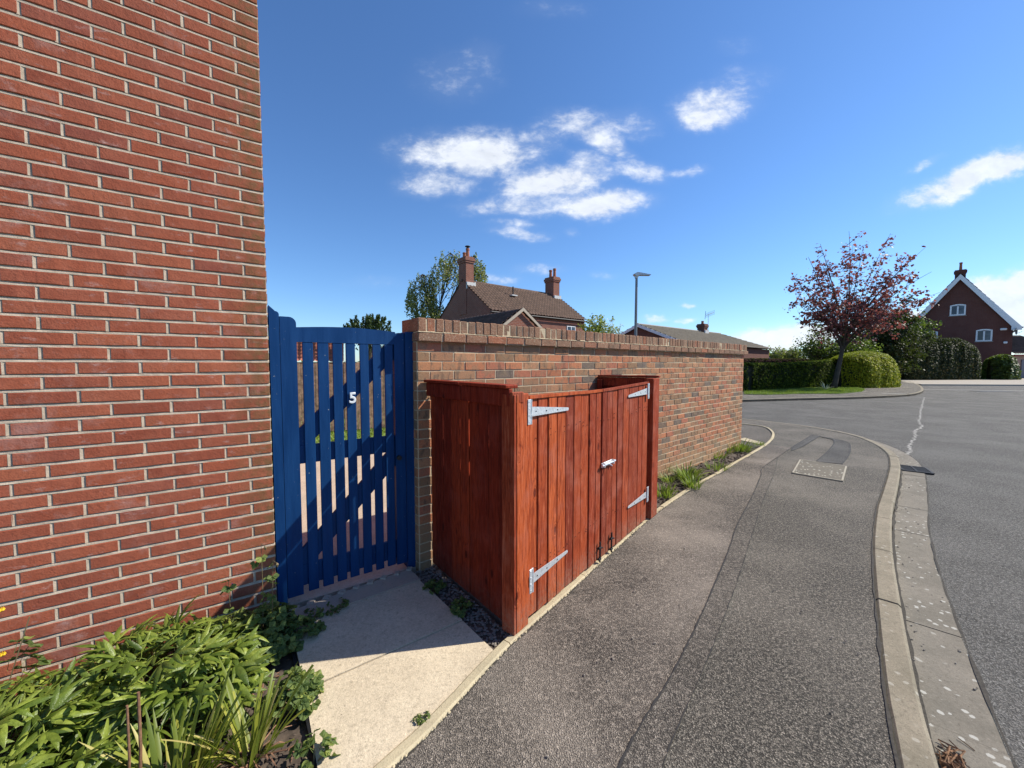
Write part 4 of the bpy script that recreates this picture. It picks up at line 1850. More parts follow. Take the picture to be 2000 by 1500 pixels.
def window(parent, M, w, h, panes=2, frame_w=.06, mat=M_WHITE, sill=True, arch=0.0):
    """M: frame with origin at the bottom left corner of the opening on the wall face"""
    f = MB(M)
    f.box(0, w, -.02, .05, 0, frame_w)
    if arch > 0:
        k = 8
        top = [(w * i / k, h + arch * math.sin(math.pi * i / k)) for i in range(k + 1)]
        f.profile([(x, h - frame_w + (z - h) * .8) for x, z in top] + top[::-1], -.02, .05)
    else:
        f.box(0, w, -.02, .05, h - frame_w, h)
    for i in range(panes + 1):
        x = (w - frame_w) * i / panes
        f.box(x, x + frame_w, -.022, .048, frame_w, h - frame_w)
    o = f.build('window', mat, parent, world=True)
    for i in range(panes):
        x = (w - frame_w) * i / panes + frame_w
        g = MB(M)
        g.box(x, (w - frame_w) * (i + 1) / panes, .01, .03, frame_w, h - frame_w + (arch * .6))
        g.build('pane', M_GLASS, o, world=True)
    if sill:
        g = MB(M)
        g.box(-.08, w + .08, -.07, .02, -.08, -.005)
        g.build('sill', mat_sill, o, world=True)
    return o


mat_sill = mat_plain('window_sill', (.35, .30, .26), .8)

# neighbour's outbuilding whose terracotta roof shows through the gate
ob = thing('garden_shed', 'small outbuilding with bright terracotta pantiles glimpsed through the top of the gate', 'shed', frame((-7.6, 12.2), (1, 0)))
P0, P1 = AT(560, 706, 12.0), AT(672, 709, 12.0)
Q0, Q1 = AT(560, 652, 13.4), AT(672, 655, 13.4)
tiled_roof('roof', P0, P1, Q0, Q1, 12, 8, M_TR, ob, .04, .03)
m = MB()
m.box(P0.x, P1.x, 12.05, 14.2, 0, P0.z - .02)
m.build('wall', mat_far_brick('shed_brick', (.30, .10, .06), (.25, .085, .055), (.4, .35, .28), 0), ob, world=True)

# ================================================================== two-chimney brick house behind the wall
RDr = Vector((.775, .632)).normalized()
RNn = Vector((RDr.y, -RDr.x))
ra = math.atan2(RDr.y, RDr.x)
M_FB = mat_far_brick('cottage_brick', (.27, .085, .055), (.21, .070, .050), (.30, .22, .17), ra)
M_FBD = mat_far_brick('cottage_gable_brick', (.19, .062, .045), (.155, .052, .040), (.19, .12, .10), ra)
RL = AT(903, 547, 27.5)
RR = AT(1083, 578, 33.3)
RD2 = Vector((RR.x - RL.x, RR.y - RL.y)).normalized()
RN2 = Vector((RD2.y, -RD2.x))
zr = (RL.z + RR.z) / 2
cot = thing('cottage', 'red brick house with brown tiled roof and chimney at each end behind garden wall', 'house', frame((RL.x, RL.y), RD2))
CF = frame((RL.x, RL.y), RD2)          # local x along ridge, -y towards the viewer
CLn = (Vector((RR.x, RR.y)) - Vector((RL.x, RL.y))).length
wf, wb = 3.35, 3.35
ze = 5.10
cp = lambda x, y, z: CF @ Vector((x, y, z))
tiled_roof('roof', cp(-.05, -wf - .12, ze - .1), cp(CLn + .1, -wf - .12, ze - .1), cp(-.05, 0, zr), cp(CLn + .1, 0, zr), 34, 13, M_TB, cot, .06, .085)
zb_ = zr - (zr - ze) * 1.05
tiled_roof('roof', cp(-.05, wb + .1, ze - .1), cp(CLn + .1, wb + .1, ze - .1), cp(-.05, 0, zr), cp(CLn + .1, 0, zr), 16, 10, M_TB, cot, .045, .04)
m = MB(CF)
m.tube([(-.06, 0, zr + .02), (CLn + .1, 0, zr + .02)], .10, 8)
m.build('ridge_tiles', M_TB, cot, world=True)
gp_ = [(0.05, -wf, 0), (0.05, -wf, ze), (0.05, 0, zr - .04), (0.05, wb, ze), (0.05, wb, 0)]
m = MB(CF)
for x in (.02, CLn - .25):
    vs = [(x, y, z) for _, y, z in gp_] + [(x + .25, y, z) for _, y, z in gp_]
    m.add(vs, [(0, 1, 2, 3, 4), (9, 8, 7, 6, 5)] + [(i, i + 5, (i + 1) % 5 + 5, (i + 1) % 5) for i in range(5)])
m.build('gable', M_FB, cot, world=True)
m = MB(CF)
m.box(.27, CLn - .25, -wf, -wf + .25, 0, ze - .03)
m.box(.27, CLn - .25, wb - .25, wb, 0, ze - .03)
m.build('wall', M_FB, cot, world=True)
m = MB(CF)
m.tube([(-.05, -wf - .2, ze - .16), (CLn + .1, -wf - .2, ze - .16)], .055, 6)
m.box(0, CLn, -wf - .10, -wf - .002, ze - .20, ze - .12)
m.build('gutter', M_DARK, cot, world=True)


M_LEAD = mat_plain('lead_flashing', (.55, .54, .52), .5)


def chimney(parent, F, x0, x1_, y0, y1_, z0, z1, mat, pots, flash=True, potm=None, cowl=False):
    m = MB(F)
    m.box(x0, x1_, y0, y1_, z0, z1 - .42)
    m.box(x0 - .05, x1_ + .05, y0 - .05, y1_ + .05, z1 - .419, z1 - .29)
    m.box(x0 - .09, x1_ + .09, y0 - .09, y1_ + .09, z1 - .289, z1 - .12)
    m.box(x0 - .03, x1_ + .03, y0 - .03, y1_ + .03, z1 - .119, z1)
    c = m.build('chimney', mat, parent, world=True)
    for i, (px, py, h) in enumerate(pots):
        m = MB(F)
        m.tube([(px, py, z1), (px, py, z1 + h * .8), (px, py, z1 + h * .8 + .001), (px, py, z1 + h)], [.135, .115, .14, .135], 10)
        m.build('chimney_pot', potm or M_POT, c, world=True)
    if cowl:
        px, py, h = pots[-1]
        m = MB(F)
        m.tube([(px, py, z1 + h + .001), (px, py, z1 + h + .12)], .09, 8)
        m.tube([(px, py, z1 + h + .121), (px, py, z1 + h + .17)], [.2, .16], 10)
        m.build('cowl', M_DARK, c, world=True)
    if flash:
        m = MB(F)
        m.box(x1_ + .002, x1_ + .10, y0 - .12, y1_ - .2, z0 + flash - .25, z0 + flash + .12)
        m.box(x0, x1_, y0 - .14, y0 - .004, z0 + flash - .38, z0 + flash + .08)
        m.build('flashing', M_LEAD, c, world=True)
    return c


M_POT = mat_plain('clay_pot', (.36, .12, .06), .8)
chimney(cot, CF, -.02, .62, -.52, .45, ze, zr + 1.62, M_FB, [(.3, .18, .42), (.3, -.25, .62)], flash=zr - ze - .25, cowl=True)
chimney(cot, CF, CLn - .72, CLn - .02, -.60, .40, ze, zr + 1.42, M_FB, [(CLn - .36, .12, .68), (CLn - .36, -.35, .72)], flash=zr - ze - .25)
vp = Vector((AT(1002, 578, 28.6)))
pv = CF.inverted() @ vp
m = MB(CF)
m.tube([(pv.x, pv.y, vp.z - .3), (pv.x, pv.y, vp.z + .68)], .05, 8)
m.build('vent_pipe', M_DARK, cot, world=True)
m = MB(CF)
m.box(pv.x - .25, pv.x + .25, pv.y - .22, pv.y + .2, vp.z - .02, vp.z + .06)
m.build('pipe_flashing', M_LEAD, cot, world=True)
ww = CF @ Matrix.Translation((CLn - 2.05, -wf - .02, 3.35))
window(cot, ww, .95, 1.15, 2)
ww = CF @ Matrix.Translation((1.6, -wf - .02, 3.35))
window(cot, ww, .95, 1.15, 2)

# lower building with its gable towards us
RG = AT(1019, 604, 18.2)
GF2 = frame((RG.x, RG.y), RD2)
gh = thing('low_outbuilding', 'low brick outbuilding with brown tiles and pale gable edge between the wall and the house', 'outbuilding', GF2)
gw, hz = 2.3, RG.z
ed_z = hz - gw * .70
g2 = lambda x, y, z: GF2 @ Vector((x, y, z))
LB = 6.6
for s in (-1, 1):
    tiled_roof('roof', g2(s * gw, -.08, ed_z), g2(s * gw, LB, ed_z), g2(0, -.08, hz), g2(0, LB, hz), 22, 8, M_TD, gh, .07, .07)
pts = [(-gw + .15, 0), (gw - .15, 0), (gw - .15, ed_z + .0), (0, hz - .10), (-gw + .15, ed_z + .0)]
m = MB(GF2)
m.profile(pts, .0, .25)
m.profile(pts, LB - .3, LB - .05)
m.box(-gw + .15, -gw + .4, .25, LB - .3, 0, ed_z - .05)
m.box(gw - .4, gw - .15, .25, LB - .3, 0, ed_z - .05)
m.build('wall', M_FB, gh, world=True)
M_BARGE = mat_plain('weathered_bargeboard', (.44, .36, .28), .8)
for s in (-1, 1):
    m = MB(GF2)
    pts = [(0, hz + .06), (0, hz - .09), (s * (gw + .08), ed_z - .16), (s * (gw + .08), ed_z - .01)]
    m.profile(pts if s < 0 else pts[::-1], -.14, -.085)
    m.build('bargeboard', M_BARGE, gh, world=True)

# ================================================================== bungalow
BL0 = AT(1249.5, 634, 32.6)
BR0 = AT(1407, 652.5, 42.7)
BD = Vector((BR0.x - BL0.x, BR0.y - BL0.y)).normalized()
BF = frame((BL0.x, BL0.y), BD)
bzl = (BL0.z + BR0.z) / 2
BLn = (Vector((BR0.x, BR0.y)) - Vector((BL0.x, BL0.y))).length
M_BB = mat_far_brick('bungalow_brick', (.17, .060, .045), (.14, .050, .040), (.2, .15, .12), math.atan2(BD.y, BD.x))
bun = thing('bungalow', 'low bungalow with long grey-brown roof and white bargeboards beyond the lamp post', 'bungalow', BF)
bp = lambda x, y, z: BF @ Vector((x, y, z))
bw = 4.2
bze = bzl - 1.75
tiled_roof('roof', bp(-.3, -bw, bze), bp(BLn + 3.2, -bw, bze), bp(-.3, 0, bzl), bp(BLn, 0, bzl), 40, 10, M_TG, bun, .03, .06)
tiled_roof('roof', bp(-.3, bw, bze), bp(BLn + 3.2, bw, bze), bp(-.3, 0, bzl), bp(BLn, 0, bzl), 20, 8, M_TG, bun, .03, .06)
tiled_roof('roof', bp(BLn + 3.2, -bw, bze), bp(BLn + 3.2, bw, bze), bp(BLn, -.01, bzl), bp(BLn, .01, bzl), 16, 8, M_TG, bun, .03, .05)
m = MB(BF)
m.tube([(-.3, 0, bzl + .03), (BLn, 0, bzl + .03)], .09, 6)
m.build('ridge_tiles', mat_plain('pale_ridge', (.30, .27, .23), .9), bun, world=True)
m = MB(BF)
m.add([(.0, -bw + .3, 0), (.0, -bw + .3, bze), (0, 0, bzl - .12), (0, bw - .3, bze), (0, bw - .3, 0)], [(0, 1, 2, 3, 4)])
m.box(0.01, BLn + 2.8, -bw + .3, bw - .3, 0, bze - .03)
m.build('wall', M_BB, bun, world=True)
for s in (-1, 1):
    m = MB(BF @ Matrix.Rotation(math.pi / 2, 4, 'Z'))
    pts = [(0, bzl + .04), (0, bzl - .2), (s * (bw + .1), bze - .24), (s * (bw + .1), bze)]
    m.profile(pts if s < 0 else pts[::-1], .28, .34)
    m.build('bargeboard', M_WHITE, bun, world=True)
c_ = AT(1372, 655, 39.9)
pc = BF.inverted() @ c_
chimney(bun, BF, pc.x - .38, pc.x + .38, -.35, .35, bzl - .3, bzl + .80, M_BB, [(pc.x, 0, .32)], flash=.35)
# aerial on its pole
ae = thing('television_aerial', 'thin rooftop television aerial on a pole beside the bungalow chimney', 'aerial', Matrix.Translation(AT(1383, 653, 40.6)))
b0_ = AT(1383, 653, 40.6)
t0_ = AT(1383.5, 613, 40.6)
m = MB()
m.tube([tuple(b0_ + Vector((0, 0, -.3))), tuple(t0_)], .025, 6)
m.build('pole', M_GALV, ae, world=True)
m = MB()
a_, b_ = AT(1379, 616, 40.3), AT(1395, 610, 41)
m.tube([tuple(a_), tuple(b_)], .02, 5)
for k in range(8):
    p = a_.lerp(b_, k / 7)
    m.tube([tuple(p + Vector((0, 0, -.25))), tuple(p + Vector((0, 0, .25)))], .012, 4)
m.tube([tuple(a_ + Vector((-.1, 0, -.4))), tuple(a_ + Vector((-.05, 0, .45)))], .02, 4)
m.build('antenna', M_DARK, ae, world=True)

# second bungalow further right, and its window
B2 = AT(1452, 699, 46)
B3 = AT(1500, 700, 46.5)
d2 = Vector((B3.x - B2.x, B3.y - B2.y)).normalized()
F2 = frame((B2.x, B2.y), d2)
l2 = (B3 - B2).length
bu2 = thing('low_brick_annexe', 'low dark brick annexe with shallow roof and white window just past the wall end', 'house', F2)
h2 = B2.z
tiled_roof('roof', F2 @ Vector((-4, -.3, h2)), F2 @ Vector((l2, -.3, h2)), F2 @ Vector((-4, 3.4, h2 + 1.35)), F2 @ Vector((l2 - 2.9, 3.4, h2 + 1.35)), 16, 7, M_TG, bu2, .03, .05)
m = MB(F2)
m.box(-4, l2 - .3, .2, 6, 0, h2 - .12)
m.build('wall', M_BB, bu2, world=True)
m = MB(F2)
m.box(-4, l2 + .02, -.36, -.30, h2 - .16, h2 + .0)
m.build('fascia', M_WHITE, bu2, world=True)
window(bu2, F2 @ Matrix.Translation((l2 * .38, .18, .9)), 1.3, 1.15, 2, sill=False)
m = MB(F2)
m.tube([(l2 - .35, .1, .1), (l2 - .35, .1, h2 - .2)], .05, 6)
m.build('downpipe', M_WHITE, bu2, world=True)

# lamp post
lp0 = AT(1240.5, 711, 14.7)
lamp = thing('street_lamp', 'slim grey street lamp with flat lantern standing behind the garden wall', 'street lamp', Matrix.Translation((lp0.x, 14.7, 0)))
m = MB()
topz = AT(1240, 541, 14.7).z
m.tube([(0, 0, 0), (0, 0, 1.2), (0, 0, 1.21), (0, 0, topz)], [.085, .085, .062, .045], 12)
m.build('pole', mat_plain('grey_lamp_paint', (.20, .21, .22), .5, .3), lamp)
m = MB()
m.tube([(-.02, 0, topz - .05), (.02, 0, topz + .08)], [.06, .07], 10)
m.profile([(-.12, topz + .10), (-.06, topz + .03), (.10, topz + .06), (.50, topz + .055), (.52, topz + .075), (.12, topz + .15), (0, topz + .165)], -.11, .11)
m.build('lantern', mat_plain('lantern_silver', (.55, .57, .60), .4, .4), lamp)

# ================================================================== gabled house at the right edge
HDp = 45.0
ap = AT(1876, 536, HDp)
GX = Vector((.67, -.742)).normalized()


def gpt(u, v):
    s = on_line(Vector((ap.x, ap.y)), GX, u, v)
    _, y, d = ray(1000, v)
    return s, EYE + d * (ap.y + GX.y * s) / y


ers, elz = gpt(1988, 637)
M_GB = mat_far_brick('gable_house_brick', (.155, .052, .040), (.13, .045, .036), (.14, .10, .085), math.atan2(GX.y, GX.x))
HFm = frame((ap.x, HDp), GX)
gho = thing('gabled_house', 'dark red brick house with white bargeboards and three white windows behind the big hedge', 'house', HFm)
hw = ers - .30
hz_ = ap.z
m = MB(HFm)
prof = [(-hw, 0), (hw, 0), (hw, elz + .35), (0, hz_ - .30), (-hw, elz + .35)]
m.profile(prof, 0, 8)
m.build('wall', M_GB, gho, world=True)
for s in (-1, 1):
    tiled_roof('roof', HFm @ Vector((s * (hw + .45), -.35, elz - .1)), HFm @ Vector((s * (hw + .45), 9.2, elz - .1)), HFm @ Vector((0, -.35, hz_ + .02)), HFm @ Vector((0, 9.2, hz_ + .02)), 28, 14, M_TD, gho, .04, .04)
    m = MB(HFm)
    pts = [(0, hz_ - .02), (0, hz_ - .62), (s * (hw - .15), elz + .02), (s * (hw - .15), elz - .42), (s * (hw + .55), elz - .42), (s * (hw + .55), elz - .08)]
    m.profile(pts if s < 0 else pts[::-1], -.42, -.355)
    m.build('bargeboard', M_WHITE, gho, world=True)
    m = MB(HFm)
    m.tube([(s * (hw + .6), -.4, elz - .15), (s * (hw + .6), 9, elz - .15)], .07, 6)
    m.build('gutter', M_DARK, gho, world=True)
chimney(gho, HFm, -.42, .42, .3, 1.1, hz_ - .4, AT(1874, 528, HDp + .5).z, M_GB, [(0, .7, .9)], flash=None)


def hwin(u0, v0, u1, v1, panes=2, arch=.12):
    xa, za = gpt(u0, v1)
    xb, zb = gpt(u1, v0)
    M_ = HFm @ Matrix.Translation((xa, -.02, za))
    return window(gho, M_, xb - xa, zb - za, panes, .13, arch=arch)


hwin(1854.5, 595, 1887, 617)
hwin(1905, 644, 1939, 667)
hwin(1806, 648, 1832, 668)
m = MB()
for u, v, s in ((1960, 643, 1.0), (1963.5, 669, .6)):
    x_, z_ = gpt(u, v)
    m.M = HFm
    m.cbox(x_ - .24 * s, x_ + .24 * s, -.12, .0, z_ - .11, z_ + .12, .05)
m.build('alarm_box', M_WHITE, gho, world=True)
# satellite dish
dp = AT(1985, 647, 41.6)
m = MB(Matrix.Translation(dp) @ Matrix.Rotation(R(25), 4, 'Z'))
vs = [(0, .1, 0)] + [(.42 * math.cos(a * math.pi / 8), 0, .38 * math.sin(a * math.pi / 8)) for a in range(16)]
m.add(vs, [(0, i + 1, (i + 1) % 16 + 1) for i in range(16)])
m.tube([(0, .1, 0), (0, .4, -.3)], .03, 5)
m.tube([(0, .05, -.3), (0, -.4, -.05)], .02, 5)
m.build('satellite_dish', M_DARK, gho, world=True)
# garage to its right
ga = AT(1981, 691, 43.5)
gar = thing('garage', 'garage with chequered dark pantile roof and plain grey door at the right edge', 'garage', frame((ga.x, 43.5), (1, 0)))
gt2 = AT(1979, 655, 47.5)
P0, P1 = AT(1981, 692, 43.5), AT(2090, 692, 43.5)
Q0 = Vector((P0.x + 1.6, 48, gt2.z))
Q1 = Vector((P1.x, 48, gt2.z))
tiled_roof('roof', P0, P1, Q0, Q1, 24, 10, M_TD, gar, .07, .05)
m = MB()
m.box(P0.x + .1, P1.x, 43.65, 50, 0, P0.z - .05)
m.build('wall', mat_far_brick('garage_brick', (.42, .24, .18), (.38, .2, .15), (.45, .4, .33), 0), gar, world=True)
m = MB()
m.cbox(P0.x + 1.0, P1.x - .5, 43.56, 43.64, .02, 2.1, .02)
m.build('garage_door', mat_plain('grey_door', (.16, .15, .17), .6), gar, world=True)
m = MB()
m.box(P0.x - .1, P1.x + .2, 43.36, 43.45, P0.z - .2, P0.z - .02)
m.build('fascia', mat_plain('red_fascia', (.25, .06, .04), .7), gar, world=True)

# ================================================================== ground across the road
fk = [(1380, 786), (1453, 785), (1565, 782), (1681, 779), (1768, 774.5), (1797, 769.5), (1804, 763), (1797, 755), (1782, 749), (1765, 745.5), (1700, 738)]
fk = [G(u, v, ZR) for u, v in fk]
FK = resample(fk, .4)
m = MB()
m.prism(FK + [(12, 42), (10, 20)], -.15, .0)
m.build('far_footway', M_FOOT, kind='structure')
fkb = thing('far_kerb', kind='structure')
stones('kerb_stone', FK, .14, -.2, .006, 1.2, M_KERB, fkb, gap=.012, bev=.02, seg=.4)
m = MB()
vg = [(1453, 770.5), (1500, 771.5), (1560, 769.5), (1640, 769.5), (1683, 765.5), (1690, 761), (1670, 757), (1453, 760)]
m.prism([G(u, v) for u, v in vg], .0, .03)
m.build('verge', mat_plain('verge_soil', (.09, .13, .03), .9, var=.5, scale=30, bump=1), kind='structure')
m = MB()
m.prism([G(1768, 746.5, 0), G(1800, 750.5, 0), G(2300, 752.5, 0), (90, 46), (30, 46), G(1740, 741, 0), G(1756, 744)], -.15, .003)
m.build('far_pavement', mat_concrete('far_pavement_concrete', (.40, .35, .29), (.34, .30, .25), speck=.2), kind='structure')
seam('channel_line', [(1796, 757.5), (1900, 759), (2000, 760.5), (2200, 763)], .22, ZR + .006, mat_plain('pale_channel', (.42, .40, .36), .9), .01)
seam('crossing_line', [(1722, 768), (1780, 770)], .2, .005, bpy.data.materials['pale_channel'], .01)
m = MB()
p_ = G(1938, 764.5, ZR)
m.cbox(p_[0] - 1.0, p_[0] + 1.0, p_[1] - .35, p_[1] + .35, ZR, ZR + .012, .01)
m.build('road_cover', M_DARK, kind='structure')
# ================================================================== vegetation
GRN = [(0, (.030, .045, .009)), (.35, (.055, .082, .014)), (.7, (.09, .125, .02)), (1, (.16, .20, .03))]
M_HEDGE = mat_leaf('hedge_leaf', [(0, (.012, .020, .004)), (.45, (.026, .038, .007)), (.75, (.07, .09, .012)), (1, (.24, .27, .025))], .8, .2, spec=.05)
M_GOLD = mat_leaf('golden_privet_leaf', [(0, (.12, .15, .012)), (.45, (.30, .30, .018)), (1, (.55, .50, .03))], .6, .3, spec=.2)
M_LAUR = mat_leaf('laurel_leaf', [(0, (.010, .015, .005)), (.6, (.020, .028, .008)), (.85, (.045, .052, .014)), (1, (.22, .17, .07))], .6, .12, spec=.2)
M_SHRUB = mat_leaf('shrub_leaf', GRN, .5, .3)
M_REDL = mat_leaf('copper_maple_leaf', [(0, (.085, .036, .038)), (.4, (.165, .062, .060)), (.75, (.26, .10, .088)), (1, (.42, .14, .10))], .5, .42, tcol=(.32, .08, .06), spec=.5)
M_BIRCH = mat_leaf('birch_leaf', [(0, (.10, .10, .035)), (.5, (.21, .20, .07)), (1, (.38, .34, .13))], .5, .4)
M_CON = mat_leaf('conifer_leaf', [(0, (.02, .04, .012)), (1, (.06, .10, .03))], .6, .15)
M_YEL = mat_leaf('young_yellow_leaf', [(0, (.14, .19, .03)), (1, (.34, .36, .05))], .5, .35)
M_PUR = mat_leaf('purple_hedge_leaf', [(0, (.035, .016, .018)), (1, (.10, .045, .04))], .8, .2, spec=.05)
M_GRASS = mat_leaf('grass_blade', [(0, (.09, .14, .018)), (.6, (.18, .25, .03)), (1, (.32, .36, .06))], .5, .35)
M_PEO = mat_leaf('peony_leaf', [(0, (.075, .115, .018)), (.5, (.17, .23, .032)), (1, (.33, .38, .065))], .38, .28, spec=.42, vein=True)
M_AQU = mat_leaf('columbine_leaf', [(0, (.07, .115, .035)), (.6, (.14, .19, .05)), (1, (.30, .34, .08))], .55, .3, spec=.3, vein=True)
M_STRAP = mat_leaf('strap_leaf', [(0, (.12, .16, .025)), (.5, (.24, .27, .035)), (.85, (.42, .38, .07)), (1, (.55, .45, .20))], .45, .3, spec=.3)
M_DEAD = mat_plain('dead_stem', (.20, .10, .055), .8, var=.4, scale=60)
M_STEM = mat_plain('plant_stem', (.16, .12, .06), .6, var=.3)
M_BARK = mat_bark('grey_brown_bark', (.12, .095, .075), (.24, .20, .16))
M_BARKD = mat_bark('dark_bark', (.05, .04, .032), (.10, .08, .06))
M_CORE = mat_plain('hedge_twigs', (.016, .018, .008), .95)


def cards(pts, nrm, size, aspect=1.6, fold=.25, spread=1.0, up=None, tilt=None):
    """leaf-shaped folded quads: (N,3) centres -> verts, faces (2 per leaf)"""
    n = len(pts)
    nn = nrm + RNG.normal(0, spread, (n, 3))
    nn /= np.linalg.norm(nn, axis=1)[:, None] + 1e-9
    a = RNG.normal(0, 1, (n, 3)) if up is None else up + RNG.normal(0, .35, (n, 3))
    a -= (a * nn).sum(1)[:, None] * nn
    a /= np.linalg.norm(a, axis=1)[:, None] + 1e-9
    b = np.cross(nn, a)
    s = (size * RNG.uniform(.65, 1.35, n))[:, None]
    l = a * s * aspect * .5
    w = b * s * .5
    v0 = pts - l
    v2 = pts + l
    v1 = pts + w + nn * s * fold * .5 - l * .1
    v3 = pts - w + nn * s * fold * .5 - l * .1
    V = np.stack([v0, v1, v2, v3], 1).reshape(-1, 3)
    base = np.arange(n) * 4
    F = np.stack([np.stack([base, base + 1, base + 2], 1), np.stack([base, base + 2, base + 3], 1)], 1).reshape(-1, 3)
    return V, F


def leafmesh(name, pts, nrm, size, mat, parent, rnd=None, **kw):
    V, F = cards(pts, nrm, size, **kw)
    r = RNG.uniform(0, 1, len(pts)) if rnd is None else np.clip(rnd, 0, .999)
    return npmesh(name, V, F, mat, rnd=np.repeat(r, 2), parent=parent)


def blob_hedge(name, label, cat, path, width, height, n, size, mat, top=None, round_=.35, bump=.12, lit_top=True, base=0.0, group=None, gold=None, spread=.42):
    """a clipped hedge that follows a path: leaves over a dark twiggy core"""
    P_ = [Vector(p) for p in path]
    seg = [(P_[i + 1] - P_[i]).length for i in range(len(P_) - 1)]
    tot = sum(seg)
    th = thing(name, label, cat, Matrix.Translation((P_[0].x, P_[0].y, base)), group)
    s = RNG.uniform(0, tot, n)
    cum = np.cumsum([0] + seg)
    i = np.clip(np.searchsorted(cum, s) - 1, 0, len(seg) - 1)
    A = np.array([[p.x, p.y] for p in P_])
    f = (s - cum[i]) / np.array(seg)[i]
    c = A[i] + (A[i + 1] - A[i]) * f[:, None]
    d = (A[i + 1] - A[i]) / np.array(seg)[i][:, None]
    nr = np.stack([-d[:, 1], d[:, 0]], 1)
    hh = np.interp(s, np.linspace(0, tot, len(height)), height) if isinstance(height, (list, tuple)) else np.full(n, height)
    # superellipse cross-section
    ang = RNG.uniform(-.12, math.pi + .12, n)
    ca, sa = np.cos(ang), np.sin(ang)
    k = (np.abs(ca) ** (2 / round_) + np.abs(sa) ** (2 / round_)) ** (-round_ / 2) if round_ < 1 else 1.0
    wv = .5 * width
    wob = 1 + bump * (np.sin(s * 3.1 + ang * 2) * .4 + np.sin(s * 7.7 + ang * 5) * .25 + RNG.normal(0, .35, n))
    endt = np.minimum(s, tot - s) / (width * .5)
    endk = np.sqrt(np.clip(1 - (1 - np.clip(endt, 0, 1)) ** 2, .05, 1))
    x = ca * k * wv * wob * endk
    z = np.abs(sa) * k * hh * (.97 + .05 * wob) * (1 - .12 * (1 - endk))
    z = np.where(sa < 0, RNG.uniform(0, .4, n) * hh, z)
    pts = np.stack([c[:, 0] + nr[:, 0] * x, c[:, 1] + nr[:, 1] * x, base + z], 1)
    nrm = np.stack([nr[:, 0] * ca, nr[:, 1] * ca, sa], 1)
    r = RNG.uniform(0, .75, n) + np.where(lit_top, (z / hh > .90) * .45, 0)  # top leaves coloured lighter to stand for sun on the hedge top
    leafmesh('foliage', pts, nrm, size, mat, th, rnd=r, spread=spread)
    m = MB()
    K = max(8, int(tot / .6))
    M2 = 14
    vs = []
    for a in range(K + 1):
        sv = tot * a / K
        ii = min(int(np.searchsorted(cum, sv, side='right') - 1), len(seg) - 1)
        ff = (sv - cum[ii]) / seg[ii]
        cc = A[ii] + (A[ii + 1] - A[ii]) * ff
        dd = (A[ii + 1] - A[ii]) / seg[ii]
        h_ = np.interp(sv, np.linspace(0, tot, len(height)), height) if isinstance(height, (list, tuple)) else height
        et = min(sv, tot - sv) / (width * .5)
        ek = math.sqrt(max(.02, 1 - (1 - min(et, 1)) ** 2))
        for b in range(M2 + 1):
            an = math.pi * b / M2
            cb, sb_ = math.cos(an), math.sin(an)
            kk = (abs(cb) ** (2 / round_) + abs(sb_) ** (2 / round_)) ** (-round_ / 2)
            xx = cb * kk * wv * .90 * ek
            vs.append((cc[0] - dd[1] * xx, cc[1] + dd[0] * xx, base + sb_ * kk * h_ * .93))
    fs = [(a * (M2 + 1) + b, (a + 1) * (M2 + 1) + b, (a + 1) * (M2 + 1) + b + 1, a * (M2 + 1) + b + 1) for a in range(K) for b in range(M2)]
    m.add(vs, fs)
    m.build('twigs', M_CORE, th, world=True)
    return th


def fill_ellipsoid(c, r, n, shell=.55):
    d = RNG.normal(0, 1, (n, 3))
    d /= np.linalg.norm(d, axis=1)[:, None]
    rad = RNG.uniform(shell ** 3, 1, n) ** (1 / 3)
    return np.array(c) + d * rad[:, None] * np.array(r), d


def bezier(p0, p1, p2, n):
    return [p0 * (1 - s) ** 2 + p1 * 2 * s * (1 - s) + p2 * s * s for s in [k / n for k in range(n + 1)]]


